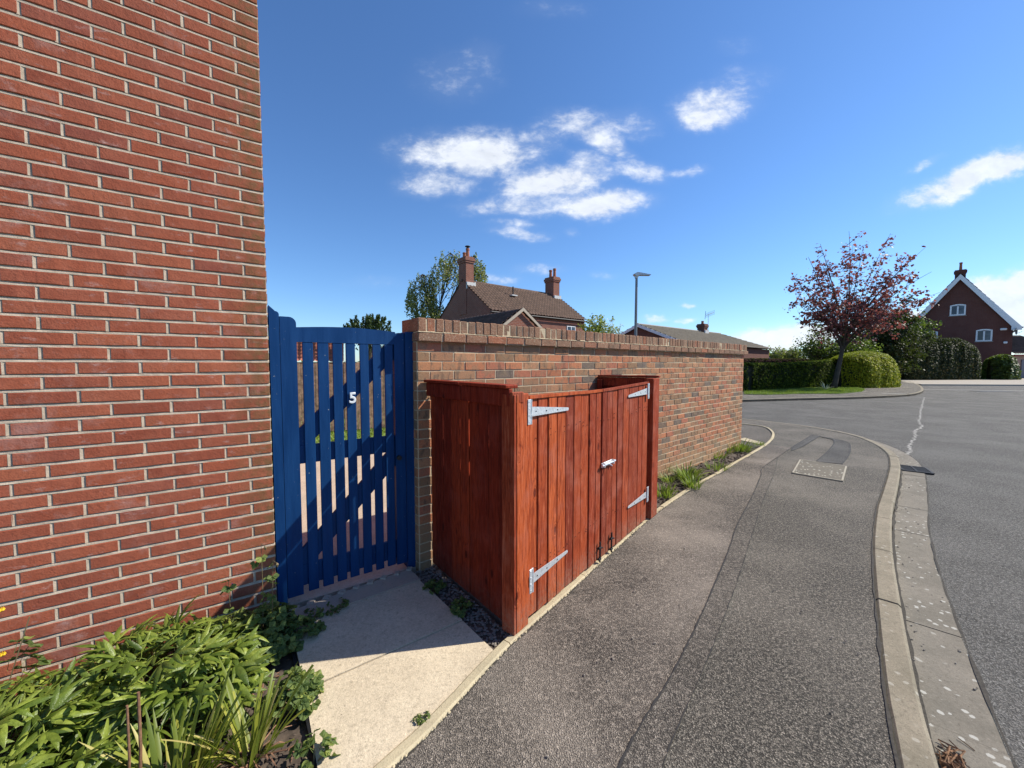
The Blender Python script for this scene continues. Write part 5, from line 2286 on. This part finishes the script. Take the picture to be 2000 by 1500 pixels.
def tree(name, label, cat, base, trunk_top, crown_c, crown_r, n_limbs, n_sub, leaves, size, leafmat, barkmat, trunk_r=.15, clus=.25, group=None, seed=1, droop=0.0, twigs=3, low=-.9, aspect=1.3):
    rg = random.Random(seed)
    th = thing(name, label, cat, Matrix.Translation(base), group)
    base = Vector(base)
    top = Vector(trunk_top)
    cc = Vector(crown_c)
    cr = Vector(crown_r)
    tr = MB()
    mid = base.lerp(top, .5) + Vector((rg.uniform(-.1, .1), 0, 0))
    tp = bezier(base + Vector((0, 0, -.05)), mid, top, 6)
    tr.tube(tp, [trunk_r * (1.25 if k == 0 else 1 - .45 * k / 6) for k in range(7)], 10)
    tips = []
    lm = MB()
    for i in range(n_limbs):
        # directions spread evenly over the crown
        ph = i * 2.39996 + rg.uniform(-.3, .3)
        zz = low + (1.0 - low) * (i + .5) / n_limbs
        rr = math.sqrt(max(0, 1 - zz * zz))
        tgt = cc + Vector((math.cos(ph) * rr * cr.x, math.sin(ph) * rr * cr.y, zz * cr.z)) * rg.uniform(.78, 1.0)
        st = base.lerp(top, rg.uniform(.72, 1.0)) if i % 3 else top
        ctrl = st.lerp(tgt, .45) + Vector((rg.uniform(-.2, .2), rg.uniform(-.2, .2), cr.z * .18))
        L = bezier(st, ctrl, tgt, 8)
        r0 = trunk_r * rg.uniform(.2, .36)
        lm.tube(L, [r0 * (1 - .85 * k / 8) for k in range(9)], 6)
        tips += [(p, .5) for p in L[5:]]
        for j in range(n_sub):
            k = 2 + int(6 * (j + .5) / n_sub)
            p = L[k]
            dv = Vector((rg.gauss(0, 1), rg.gauss(0, 1), rg.gauss(.15, .7))).normalized()
            ln = rg.uniform(.18, .42) * (cr.x + cr.z) * .5 * (1.15 - k / 10)
            e = p + dv * ln - Vector((0, 0, droop * ln))
            SB = bezier(p, p + dv * ln * .6 + Vector((0, 0, .06)), e, 4)
            lm.tube(SB, [r0 * .4, r0 * .3, r0 * .22, r0 * .15, r0 * .08], 4)
            tips += [(q_, 1) for q_ in SB[1:]]
            for _ in range(twigs):
                q0 = SB[rg.randint(1, 4)]
                e2 = q0 + Vector((rg.gauss(0, 1), rg.gauss(0, 1), rg.gauss(.1, .8))).normalized() * ln * .4 - Vector((0, 0, droop * ln * .8))
                lm.tube([q0, e2], [r0 * .12, r0 * .05], 3)
                tips += [(q0.lerp(e2, .5), 1), (e2, 1.4)]
    tr.build('trunk', barkmat, th, world=True, smooth=True)
    lm.build('branches', barkmat, th, world=True)
    T = np.array([[p.x, p.y, p.z] for p, _ in tips])
    wts = np.array([w for _, w in tips])
    idx = RNG.choice(len(T), leaves, p=wts / wts.sum())
    pts = T[idx] + RNG.normal(0, clus, (leaves, 3)) * np.array([1, 1, .8])
    if droop > 0:
        pts[:, 2] -= RNG.exponential(droop * .6, leaves)
    cid = RNG.uniform(0, .45, len(T))
    r = cid[idx] + RNG.uniform(0, .5, leaves)
    nr = pts - np.array(cc)
    nr /= np.linalg.norm(nr, axis=1)[:, None]
    leafmesh('crown', pts, nr * .5 + np.array([0, 0, .5]), size, leafmat, th, rnd=r, spread=.9, aspect=aspect)
    return th


# copper maple on the verge
tb = Vector((*G(1628, 759), 0))
D_ = tb.y
tree('copper_maple', 'young dark red leaved maple tree standing on the grass verge', 'tree', tb, AT(1650, 660, D_), AT(1670, 576, D_), (4.75, 3.4, 4.1),
     34, 11, 5600, .145, M_REDL, M_BARKD, .165, .12, seed=5, low=-.55, aspect=1.15)
# weeping birch behind the cottage, in two drooping heads
def weeping(name, label, base, heads, mat, n_str, seed, size=.16):
    rg = random.Random(seed)
    th = thing(name, label, 'tree', Matrix.Translation(base))
    tr, lm = MB(), MB()
    base = Vector(base)
    pts = []
    hub = base + Vector((0, 0, 5))
    tr.tube([base, base + Vector((.1, 0, 2.5)), hub], [.28, .22, .18], 8)
    for (c, r) in heads:
        c = Vector(c)
        r = Vector(r)
        L = bezier(hub, hub.lerp(c, .5) + Vector((0, 0, .5)), c + Vector((0, 0, r.z * .8)), 6)
        lm.tube(L, [.12, .10, .08, .06, .04, .02, .01], 6)
        for k in range(n_str):
            a = rg.uniform(0, 6.28)
            rr = math.sqrt(rg.random())
            top = c + Vector((math.cos(a) * rr * r.x, math.sin(a) * rr * r.y, r.z * math.sqrt(max(0, 1 - rr * rr)) * rg.uniform(.25, 1) - .1))
            if rg.random() < .3:
                st = L[rg.randint(2, 6)]
                lm.tube(bezier(st, st.lerp(top, .6) + Vector((0, 0, .25)), top - Vector((0, 0, .2)), 4), [.035, .028, .02, .014, .008], 4)
            ln = rg.uniform(.8, 2.6) * (.5 + .6 * rr)
            q_ = top.copy()
            for s in range(int(ln / .09)):
                q_ = q_ + Vector((rg.gauss(0, .02), rg.gauss(0, .02), -.09))
                pts.append((q_.x + rg.gauss(0, .07), q_.y + rg.gauss(0, .07), q_.z))
    tr.build('trunk', M_BARK, th, world=True, smooth=True)
    lm.build('branches', M_BARKD, th, world=True)
    P_ = np.array(pts)
    leafmesh('crown', P_, np.tile([0.0, -.6, .3], (len(P_), 1)), size, mat, th, spread=1.0, aspect=1.7)
    return th


dB = 36.0
c1, c2, c3 = AT(826, 585, dB), AT(880, 545, dB), AT(925, 540, dB)
bb = AT(850, 711, dB)
weeping('weeping_birch', 'tall weeping birch with hanging olive foliage beside the left chimney', (bb.x, dB, 0),
        [((c1.x, dB, c1.z), (1.55, 1.6, 2.9)), ((c2.x, dB, c2.z), (1.9, 2.0, 3.0)), ((c3.x, dB + .6, c3.z), (1.25, 1.4, 2.6)), ((c1.x + .8, dB, c1.z - 1.6), (2.1, 1.8, 2.2))], M_BIRCH, 120, 3, .13)
# dark conifer top over the gate
cb_ = AT(722, 640, 12.5)
th = thing('conifer', 'feathery dark green conifer top showing above the blue gate', 'tree', Matrix.Translation((cb_.x, 12.5, 0)))
m = MB()
m.tube([(cb_.x, 12.5, 0), (cb_.x, 12.5, cb_.z)], [.1, .04], 6)
m.build('trunk', M_BARKD, th, world=True)
pts = []
nr = []
for k in range(26):
    a = random.uniform(0, 6.28)
    rr = random.uniform(.1, 1)
    tip = Vector((cb_.x + math.cos(a) * rr * .95, 12.5 + math.sin(a) * rr * .8, cb_.z + .42 - rr * rr * .33 + random.uniform(-.06, .06)))
    st = Vector((cb_.x + math.cos(a) * rr * .4, 12.5 + math.sin(a) * rr * .3, cb_.z - .6))
    for s in range(120):
        f = random.random() ** .6
        q_ = st.lerp(tip, f)
        w = .13 * (1.05 - f)
        pts.append((q_.x + random.gauss(0, w), q_.y + random.gauss(0, w), q_.z + random.gauss(0, w)))
leafmesh('crown', np.array(pts), np.tile([0, 0, .5], (len(pts), 1)), .045, M_CON, th, aspect=2.6, up=np.tile([0.2, 0, 1.0], (len(pts), 1)))
# yellow-green shrub right of the cottage, another pale bush
c = AT(1170, 640, 26)
tree('young_tree', 'loose yellow green tree between the brick house and the street lamp', 'tree', (c.x, 26, 0), (c.x, 26, c.z - .9), (c.x - .1, 26, c.z - .2), (1.4, 1.2, 1.35), 18, 7, 1700, .12, M_YEL, M_BARKD, .07, .12, seed=8, low=-.5)
c = AT(1196, 648, 25)
tree('blossom_bush', 'pale twiggy bush in thin blossom just left of the street lamp', 'bush', (c.x, 25, 0), (c.x, 25, c.z - 1.0), (c.x, 25, c.z - .25), (.95, .9, 1.15), 16, 8, 900, .075, mat_leaf('pale_blossom', [(0, (.35, .38, .22)), (1, (.6, .6, .5))], .6, .3), M_BARK, .05, .1, seed=12, low=-.4)

# privet hedge along the far footway, its golden rounded end
hp = [Vector(G(1405, 764)) + Vector((0, .7)), Vector(G(1453, 764)) + Vector((0.2, .7)), Vector(G(1560, 759)) + Vector((0, .8)), Vector(G(1672, 755)) + Vector((0, 1.1))]
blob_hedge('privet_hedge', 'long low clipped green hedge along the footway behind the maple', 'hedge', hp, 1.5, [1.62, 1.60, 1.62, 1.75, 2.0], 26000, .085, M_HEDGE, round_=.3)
gb = Vector(G(1672, 757.5)) + Vector((-.6, .9))
gc = Vector(G(1762, 755.5)) + Vector((-.2, 1.3))
blob_hedge('golden_hedge', 'rounded golden yellow hedge end at the corner of the far footway', 'hedge', [gb, gc], 3.2, [2.1, 2.45, 2.3], 28000, .08, M_GOLD, round_=.75, bump=.08)
# dark laurel hedge in front of the gabled house
la, lb = Vector(G(1768, 742.5)) + Vector((0, 1.6)), Vector(G(1939, 741.5)) + Vector((-.6, 1.6))
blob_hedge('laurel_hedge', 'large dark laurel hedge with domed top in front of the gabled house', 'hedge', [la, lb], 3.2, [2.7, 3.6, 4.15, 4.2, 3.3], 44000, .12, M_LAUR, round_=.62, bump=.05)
lc = Vector(G(1945, 741.5)) + Vector((0, .6))
blob_hedge('low_shrub', 'lighter green shrub at the right foot of the laurel hedge', 'shrub', [lc, lc + Vector((2.6, 0.2))], 2.0, [2.2, 2.5, 2.3], 7000, .14, M_SHRUB, round_=.8, bump=.25)
# trees and shrubs behind the privet
for (nm, lb_, u, v, d, rx, rz, mt, nl, sz, sd) in (
        ('evergreen_tree', 'dense dark evergreen behind the golden hedge and left of the gabled house', 1722, 656, 36, 4.0, 4.5, M_LAUR, 22000, .15, 21),
        ('leafy_shrub', 'mid green leafy tree between the maple and the gabled house', 1762, 662, 43, 3.5, 3.9, M_SHRUB, 13000, .17, 22),
        ('light_shrub', 'light twiggy green shrub behind the hedge left of the maple trunk', 1600, 668, 30, 1.7, 1.7, M_SHRUB, 1900, .12, 23),
        ('green_shrub', 'bushy green shrub behind the maple trunk', 1655, 686, 30, 2.3, 1.5, M_SHRUB, 6500, .13, 24)):
    c = AT(u, v, d)
    tree(nm, lb_, 'tree' if 'tree' in nm else 'shrub', (c.x, d, 0), (c.x, d, max(.6, c.z - rz * .7)), c, (rx, rx * .8, rz), 26, 7, nl, sz, mt, M_BARKD, .10, .22, seed=sd, low=-.8)
# fence and purple hedge line left of the maple, far trees and roofs on the skyline
pa, pb = AT(1455, 711, 33), AT(1592, 711, 33)
blob_hedge('purple_hedge', 'low purple brown hedge behind the long green hedge', 'hedge', [(pa.x - 1, 33), (pb.x, 33.5)], 1.2, AT(1500, 702, 33).z, 7000, .12, M_PUR, round_=.4)
for i, (u, v, rx, rz, mt, lb_) in enumerate(((1478, 690, 1.6, 1.0, M_YEL, 'pale yellow green far tree peeping over the annexe roof'), (1515, 690, 2.2, 1.1, M_BIRCH, 'brownish far tree on the skyline right of the annexe'),
                                            (1548, 692, 1.7, 1.4, M_BIRCH, 'bare topped far tree beside the distant roof'), (1580, 688, 2.2, 1.6, M_SHRUB, 'green far tree on the skyline left of the maple trunk'))):
    c = AT(u, v, 60)
    tree('far_tree', lb_, 'tree', (c.x, 60, 0), (c.x, 60, max(.6, c.z - 1)), c, (rx, 1.6, rz), 14, 5, 900, .22, mt, M_BARKD, .10, .25, seed=40 + i, low=-.6, group='far trees on the skyline')
for i in range(24):
    pass
c0, c1_ = AT(1536, 685, 75), AT(1560, 685, 75)
dh = thing('distant_house', 'tiny distant house roof on the skyline left of the maple', 'house', Matrix.Translation((c0.x, 75, 0)))
m = MB()
m.box(c0.x, c1_.x, 75, 80, 0, c0.z - .6)
m.build('wall', M_BB, dh, world=True)
m = MB()
m.add([(c0.x - .3, 74.8, c0.z - .6), (c1_.x + .3, 74.8, c0.z - .6), (c1_.x - .2, 77.5, c0.z + .15), (c0.x + .2, 77.5, c0.z + .15), (c0.x - .3, 80, c0.z - .6), (c1_.x + .3, 80, c0.z - .6)], [(0, 1, 2, 3), (3, 2, 5, 4), (0, 3, 4), (1, 5, 2)])
m.build('roof', M_TG, dh, world=True)
# background belt of trees closing the view
for (n_, x0, x1_, y_, h_) in (('woodland', 30, 130, 95, 3.4), ('garden_shrubbery', -16, 3, 17, 2.6)):
    k = 9000
    xs = RNG.uniform(x0, x1_, k)
    hs_ = h_ * (.55 + .25 * np.sin(xs * .35) + .2 * np.sin(xs * .9 + 1))
    P_ = np.stack([xs, y_ + RNG.normal(0, 1.2, k), RNG.uniform(0, 1, k) ** .6 * hs_ + .2], 1)
    o = leafmesh(n_, P_, np.tile([0.0, -1, .5], (k, 1)), .5 if y_ > 50 else .2, M_SHRUB, None)
    props(o, kind='stuff')


# ------------------------------------------------------------------ grass
def tufts(name, poly, n, h, w, z, mat=M_GRASS, stuff=True, parent=None):
    xs = [p[0] for p in poly]
    ys = [p[1] for p in poly]
    P_ = []
    while len(P_) < n:
        x, y = random.uniform(min(xs), max(xs)), random.uniform(min(ys), max(ys))
        if inside(x, y, poly):
            P_.append((x, y, z))
    P_ = np.array(P_)
    hh = h * RNG.uniform(.5, 1.2, n)
    lean = RNG.normal(0, .35, (n, 2))
    tip = P_ + np.stack([lean[:, 0] * hh, lean[:, 1] * hh, hh], 1)
    a = RNG.uniform(0, 3.14, n)
    s = np.stack([np.cos(a), np.sin(a), np.zeros(n)], 1) * w * .5
    V = np.stack([P_ - s, P_ + s, tip], 1).reshape(-1, 3)
    F = np.arange(n * 3).reshape(-1, 3)
    o = npmesh(name, V, F, mat, rnd=RNG.uniform(0, 1, n), parent=parent)
    if stuff:
        props(o, kind='stuff')
    return o


tufts('verge_grass', [G(u, v) for u, v in vg], 16000, .07, .03, .02)
tufts('lawn_grass', [(-8, 7.35), (3.4, 7.35), (3.4, 10.2), (-8, 10.2)], 16000, .05, .03, .0)

# ------------------------------------------------------------------ foreground plants
def blade(L, w, bend, n=6, twist=0.0, fold=.25, tip=1.0, cut=False):
    """a leaf rising from the origin along +Z and bending towards +X"""
    vs, fs = [], []
    x = z = 0.0
    an = 0.0
    for k in range(n + 1):
        s = k / n
        if cut:
            ww = w * (1 - .25 * s)
        else:
            ww = w * math.sin(math.pi * min(1, (s * .88 + .10)) ** .8) ** .8 if s < 1 else w * .04
        tw = twist * s
        dx, dy = -math.sin(tw), math.cos(tw)
        nx, nz = math.cos(an), -math.sin(an)
        f = fold * ww
        vs += [(x + nx * f * .5 + dx * ww / 2, dy * ww / 2, z + nz * f * .5), (x, 0, z), (x + nx * f * .5 - dx * ww / 2, -dy * ww / 2, z + nz * f * .5)]
        an = bend * (s + .5 / n)
        x += math.sin(an) * L / n
        z += math.cos(an) * L / n
    for k in range(n):
        a = k * 3
        fs += [(a, a + 1, a + 4, a + 3), (a + 1, a + 2, a + 5, a + 4)]
    return vs, fs


def compound_leaf(seed):
    """peony leaf: a stalk with nine lance-shaped leaflets in three groups"""
    rg = random.Random(seed)
    m = MB()
    st = rg.uniform(.05, .08)
    m.tube([(0, 0, 0), (.010, 0, st * .6), (.02, 0, st)], [.0028, .0024, .002], 5)
    for gi, ga_ in enumerate((-62, 0, 62)):
        gl = rg.uniform(.03, .045)
        for li, la_ in enumerate((-34, 0, 34)):
            a = R(ga_ + la_ * (1 if gi == 1 else .9)) + rg.uniform(-.12, .12)
            L = (.105 if li == 1 else .085) * rg.uniform(.8, 1.2)
            vs, fs = blade(L, L * rg.uniform(.19, .24), rg.uniform(.4, 1.2), 6, rg.uniform(-.5, .5), .5)
            M_ = Matrix.Translation((.02 + math.cos(R(ga_)) * gl * .6, math.sin(R(ga_)) * gl, st + rg.uniform(0, .01))) @ Matrix.Rotation(a, 4, 'Z') @ Matrix.Rotation(R(rg.uniform(42, 68)), 4, 'Y')
            m.M = M_
            m.rnd = rg.random()
            m.add(vs, fs)
        m.M = None
        m.rnd = .3
        m.tube([(.02, 0, st), (.02 + math.cos(R(ga_)) * gl * .6, math.sin(R(ga_)) * gl, st + .005)], .0018, 4)
    return m.mesh('peony_leaf', M_PEO, True)


def columbine_leaf(seed, k=3):
    rg = random.Random(seed)
    m = MB()
    st = rg.uniform(.04, .07)
    m.tube([(0, 0, 0), (.004, 0, st)], .0011, 4)
    for gi in range(3):
        a = R((-70, 0, 70)[gi]) + rg.uniform(-.2, .2)
        r = rg.uniform(.017, .024)
        c = (.004 + math.cos(a) * r * 1.05, math.sin(a) * r * 1.05, st + rg.uniform(-.003, .006))
        vs = [(c[0] - math.cos(a) * r, c[1] - math.sin(a) * r, c[2] - .004)]
        n = 13
        for i in range(n):
            b = -2.3 + 4.6 * i / (n - 1)
            rr = r * (.82 + .22 * abs(math.cos(b * 2.1)))
            vs.append((c[0] + math.cos(a + b) * rr, c[1] + math.sin(a + b) * rr, c[2] + .004 * math.cos(b * 3) + rg.uniform(-.001, .001)))
        m.rnd = rg.random()
        m.add(vs, [(0, i, i + 1) for i in range(1, n)])
    return m.mesh('columbine_leaf', M_AQU, False)


PEO = [compound_leaf(k) for k in range(10)]
AQ = [columbine_leaf(k + 30) for k in range(8)]


def dome_plant(name, label, cat, c, r, h, n, meshes, part, mat_stem, seed, lean=1.0, scale=(.8, 1.2), z0=-.03, squash=1.0, stems=8, clip=None):
    rg = random.Random(seed)
    th = thing(name, label, cat, Matrix.Translation((c[0], c[1], z0)))
    sm = MB()
    k = 0
    tries = 0
    while k < n and tries < n * 12:
        tries += 1
        a = rg.uniform(0, 6.283)
        rr = math.sqrt(rg.random())
        x, y = math.cos(a) * rr * r, math.sin(a) * rr * r * squash
        if clip and not clip(c[0] + x * 1.12, c[1] + y * 1.12):
            continue
        z = h * (math.sqrt(max(0.02, 1 - rr * rr)) * .75 + .10) * rg.uniform(.45, 1.18)
        k += 1
        tilt = lean * rr * rg.uniform(.3, 1.2) + rg.uniform(-.45, .35)
        s = rg.uniform(*scale)
        M_ = Matrix.Translation((x * .86, y * .86, z)) @ Matrix.Rotation(a + rg.uniform(-1.3, 1.3), 4, 'Z') @ Matrix.Rotation(tilt, 4, 'Y') @ Matrix.Rotation(rg.uniform(-.6, .6), 4, 'X') @ Matrix.Scale(s, 4)
        link(part, rg.choice(meshes), th, M_)
        if k % max(1, n // stems) == 0 or n < 30:
            sm.tube([(x * .15, y * .15, 0), (x * .5, y * .5, z * .6), (x * .86, y * .86, z)], [.0035, .003, .002], 5)
    if sm.v:
        sm.build('stems', mat_stem, th)
    return th


infront = lambda x, y: (Vector((x, y)) - HC).dot(HN) > .05
dome_plant('peony', 'broad clump of glossy peony leaves against the foot of the house wall', 'plant', (-1.66, 1.76), .40, .30, 165, PEO, 'leaf', M_STEM, 1, stems=40, clip=infront, squash=.75, scale=(.75, 1.15))
dome_plant('peony', 'clump of peony leaves in the bottom left corner of the picture', 'plant', (-2.05, 1.36), .44, .29, 165, PEO, 'leaf', M_STEM, 2, stems=40, clip=infront, squash=.8, scale=(.75, 1.15))
dome_plant('peony', 'front clump of peony leaves cut by the bottom edge left of the dead stems', 'plant', (-1.66, 1.20), .22, .17, 48, PEO, 'leaf', M_STEM, 3, stems=20)
dome_plant('columbine', 'columbine mound with scalloped leaves at the foot of the gate post', 'plant', (-1.44, 2.08), .23, .22, 260, AQ, 'leaf', M_STEM, 4, scale=(.65, 1.05), stems=60, clip=infront)
dome_plant('columbine', 'bright low columbine spilling over the edge of the pale slab', 'plant', (-1.03, 1.74), .12, .12, 120, AQ, 'leaf', M_STEM, 5, scale=(.5, .8), stems=30)
dome_plant('columbine', 'small columbine sprig overhanging the slab near the bottom of the picture', 'plant', (-.80, 1.47), .08, .07, 16, AQ, 'leaf', M_STEM, 6, scale=(.55, .85), stems=13)
dome_plant('columbine', 'dark trailing columbine growing along the joint of the threshold', 'plant', (-1.27, 2.17), .12, .07, 50, AQ, 'leaf', M_STEM, 7, scale=(.7, 1.0), stems=20)
# thin weeds in the threshold joint
for i, (s, lb_) in enumerate(((.15, 'tiny weed sprig in the joint before the threshold, nearest the columbine'), (.32, 'tiny weed sprig in the middle of the joint before the threshold'))):
    p = lerp2(Lf1, Rt1, s)
    dome_plant('weed', lb_, 'weed', p, .07, .03, 26, AQ, 'leaf', M_STEM, 60 + i, scale=(.3, .5), z0=0, stems=6)
p = G(826, 1408)
dome_plant('weed', 'small reddish green weed growing along the slab edge near the edging stone', 'weed', (p[0], p[1]), .028, .010, 20, AQ, 'leaf', M_DEAD, 66, scale=(.2, .36), z0=-.004, stems=6)
for i, (u, v, lb_) in enumerate(((850, 1150, 'weed in the dark gravel beside the brick wall end'), (900, 1190, 'weed in the dark gravel halfway along the store side'))):
    p = G(u, v)
    dome_plant('weed', lb_, 'weed', p, .06, .05, 24, AQ, 'leaf', M_STEM, 70 + i, scale=(.5, .8), z0=-.02, stems=8)

# tall flowering stems of the columbine
for i, (u0, v0, v1, du, lb_) in enumerate(((513, 1260, 1062, -3, 'tallest bare columbine stem with drooping bud against the brick corner'), (527, 1262, 1095, 6, 'leafy columbine stem beside the blue hanging post'),
                                         (452, 1270, 1135, -6, 'columbine stem with a small purple flower bud in front of the bricks'))):
    b = Vector((*G(u0, v0 + 10), -.02))
    yb = b.y
    t_ = AT(u0 + du, v1, yb + .02)
    th = thing('flowering_columbine', lb_, 'flower stem', Matrix.Translation(b), 'tall columbine stems')
    m = MB()
    m.tube([b, b.lerp(t_, .5) + Vector((.006, 0, 0)), t_, t_ + Vector((.02, 0, -.012))], [.0026, .0022, .0014, .001], 5)
    m.build('stem', M_STEM, th, world=True)
    rg = random.Random(i)
    for k in range(9 if i == 1 else 4):
        p_ = b.lerp(t_, rg.uniform(.45, .95))
        mm = rg.choice(AQ)
        link('leaf', mm, th, Matrix.Translation(p_ - b + Vector((rg.uniform(-.01, .02), -.01, -.01))) @ Matrix.Rotation(rg.uniform(0, 6), 4, 'Z') @ Matrix.Rotation(rg.uniform(.3, 1.2), 4, 'Y') @ Matrix.Scale(rg.uniform(.5, .8), 4))
    m = MB()
    e = t_ + Vector((.02, 0, -.012))
    m.tube([e, e + Vector((.003, 0, -.010)), e + Vector((.004, 0, -.026))], [.002, .008, .001], 6)
    m.build('bud', mat_plain('purple_bud', (.25, .05, .16), .5) if i == 2 else M_STEM, th, world=True)

# strap-leaved clump with cut tips
rg = random.Random(9)
SM = []
for k in range(10):
    m = MB()
    vs, fs = blade(rg.uniform(.28, .44), rg.uniform(.014, .021), rg.uniform(.2, .9), 8, rg.uniform(-.8, .8), .22, cut=(k % 2 == 0))
    m.rnd = rg.uniform(0, .95)
    m.add(vs, fs)
    SM.append(m.mesh('strap_leaf', M_STRAP, True))
for ci, (cx, cy, n_, rr, lb_) in enumerate(((-1.27, 1.36, 95, .10, 'yellow green strap leaved clump with cut tips at the bottom of the bed'), (-1.08, 1.50, 40, .06, 'smaller strap leaved clump leaning over the bare soil'))):
    th = thing('strap_leaf_plant', lb_, 'plant', Matrix.Translation((cx, cy, -.03)))
    for k in range(n_):
        a = rg.uniform(0, 6.283)
        r_ = rr * math.sqrt(rg.random())
        tilt = rg.uniform(.05, .75)
        s = rg.uniform(.55, 1.1)
        link('leaf', rg.choice(SM), th, Matrix.Translation((math.cos(a) * r_, math.sin(a) * r_, 0)) @ Matrix.Rotation(a + rg.uniform(-.5, .5), 4, 'Z') @ Matrix.Rotation(tilt, 4, 'Y') @ Matrix.Scale(s, 4))
    m = MB()
    for k in range(26):
        a = rg.uniform(0, 6.28)
        L = rg.uniform(.04, .16)
        z = rg.uniform(.005, .03)
        x, y = math.cos(a) * rr, math.sin(a) * rr
        m.tube([(x * .3, y * .3, z), (x + math.cos(a) * L * .6, y + math.sin(a) * L * .6, z + .02), (x + math.cos(a) * L, y + math.sin(a) * L, .006)], [.004, .003, .0015], 4)
    m.build('dead_leaves', M_DEAD, th)
# torn and fallen leaves on the soil
lm_ = MB()
for k in range(260):
    x, y = rg.uniform(-1.5, -.62), rg.uniform(1.05, 2.1)
    if not inside(x, y, [Lf3, Lf2, Lf1, (-1.6, 1.9), (-1.6, 1.0), (-.5, 1.0)]):
        continue
    vs, fs = blade(rg.uniform(.02, .07), rg.uniform(.006, .018), rg.uniform(.5, 2.5), 4, rg.uniform(-1, 1), .4)
    lm_.M = Matrix.Translation((x, y, rg.uniform(-.025, -.005))) @ Matrix.Rotation(rg.uniform(0, 6), 4, 'Z') @ Matrix.Rotation(rg.uniform(1.2, 1.9), 4, 'Y')
    lm_.rnd = rg.random()
    lm_.add(vs, fs)
lm_.build('fallen_leaves', M_DEAD, kind='stuff')
# woody dead stems
for i, (u, v0, v1, r_, lb_) in enumerate(((250, 1500, 1378, .0042, 'left of two bare brown cut stems among the peony leaves'), (272, 1490, 1352, .0052, 'right and taller of two bare brown cut stems among the peony leaves'))):
    b = Vector((*G(u, v0 + 60), -.03))
    t_ = AT(u - 2, v1, b.y)
    th = None
    m = MB()
    m.tube([b, b.lerp(t_, .5) + Vector((.006, 0, 0)), t_], [r_ * 1.2, r_, r_ * .9], 7)
    o = m.build('dead_cane', M_DEAD, None)
    props(o, lb_, 'stem', 'cut stems in the flower bed')
# poppy-like yellow flowers at the left edge
th = thing('yellow_flower_plant', 'grey green leafy plant with small yellow flowers at the left edge', 'plant', Matrix.Translation((-2.30, 1.62, -.03)))
for k in range(20):
    a = rg.uniform(0, 6.28)
    link('leaf', rg.choice(AQ), th, Matrix.Translation((math.cos(a) * .1 * rg.random() + .02, math.sin(a) * .08, rg.uniform(.12, .34))) @ Matrix.Rotation(a, 4, 'Z') @ Matrix.Rotation(rg.uniform(.1, .9), 4, 'Y') @ Matrix.Scale(rg.uniform(.8, 1.3), 4))
m = MB()
for k in range(6):
    m.tube([(0, 0, 0), (rg.uniform(-.08, .12), rg.uniform(-.06, .06), rg.uniform(.2, .5))], .003, 4)
m.build('stems', M_STEM, th)
fm = mat_plain('yellow_petal', (.75, .48, .02), .5)
for (u, v) in ((5, 1282), (3, 1195), (12, 1375), (20, 1368), (4, 1372)):
    p_ = AT(u, v, 1.62) - Vector((-2.30, 1.62, -.03))
    m = MB(Matrix.Translation(p_))
    for k in range(5):
        a = k * 1.2566
        m.tube([(0, 0, 0), (math.cos(a) * .008, math.sin(a) * .008, .008), (math.cos(a) * .006, math.sin(a) * .006, .020)], [.001, .004, .001], 5)
    m.build('flower', fm, th)

# grassy clumps in the far bed
GM = []
for k in range(8):
    m = MB()
    vs, fs = blade(rg.uniform(.14, .24), rg.uniform(.010, .016), rg.uniform(.4, 1.3), 5, rg.uniform(-.6, .6), .2)
    m.rnd = rg.uniform(0, .95)
    m.add(vs, fs)
    GM.append(m.mesh('grass_leaf', M_GRASS, True))
for i, (u, v, n_, rr, s_, lb_) in enumerate(((1296, 968, 60, .10, 1.0, 'grassy leaf clump right beside the bin store post'), (1342, 935, 90, .13, 1.25, 'bright green bulb foliage clump in the middle of the far bed'),
                                           (1352, 950, 50, .10, 1.0, 'smaller bulb clump next to the edging in the far bed'), (1398, 893, 60, .14, 1.0, 'leafy clump near the wall in the far bed'),
                                           (1412, 882, 80, .15, 1.3, 'tall bulb foliage clump near the far end of the wall'), (1446, 880, 80, .15, 1.3, 'last bulb foliage clump by the corner of the wall'),
                                           (1400, 915, 45, .14, .8, 'low greyish clump beside the edging of the far bed'), (1482, 868, 40, .12, .6, 'little tuft where the bed meets the driveway edging'),
                                           (1306, 940, 40, .08, .8, 'thin tuft against the wall behind the bin store'))):
    p = G(u, v, .02)
    th = thing('bulb_clump', lb_, 'plant', Matrix.Translation((p[0], p[1], .0)), 'leafy clumps in the far bed')
    for k in range(int(n_ * 1.6)):
        a = rg.uniform(0, 6.283)
        r_ = rr * math.sqrt(rg.random())
        link('leaf', rg.choice(GM), th, Matrix.Translation((math.cos(a) * r_, math.sin(a) * r_, 0)) @ Matrix.Rotation(a + rg.uniform(-.8, .8), 4, 'Z') @ Matrix.Rotation(rg.uniform(.0, .7), 4, 'Y') @ Matrix.Scale(s_ * rg.uniform(.6, 1.05), 4))
# pale daffodil tuft at the foot of the maple
M_PALE = mat_leaf('bleached_leaf', [(0, (.40, .42, .30)), (1, (.60, .60, .48))], .6, .2)
SMP = []
for me_ in SM[:4]:
    c_ = me_.copy()
    c_.materials.clear()
    c_.materials.append(M_PALE)
    SMP.append(c_)
p = G(1612, 762)
th = thing('pale_tuft', 'pale bleached leaf tuft beside the foot of the maple', 'plant', Matrix.Translation((p[0], p[1], .02)))
for k in range(26):
    a = rg.uniform(0, 6.283)
    link('leaf', rg.choice(SMP), th, Matrix.Rotation(a, 4, 'Z') @ Matrix.Rotation(rg.uniform(.2, 1.1), 4, 'Y') @ Matrix.Scale(rg.uniform(1.3, 2.2), 4))
print('objects', len(bpy.data.objects))
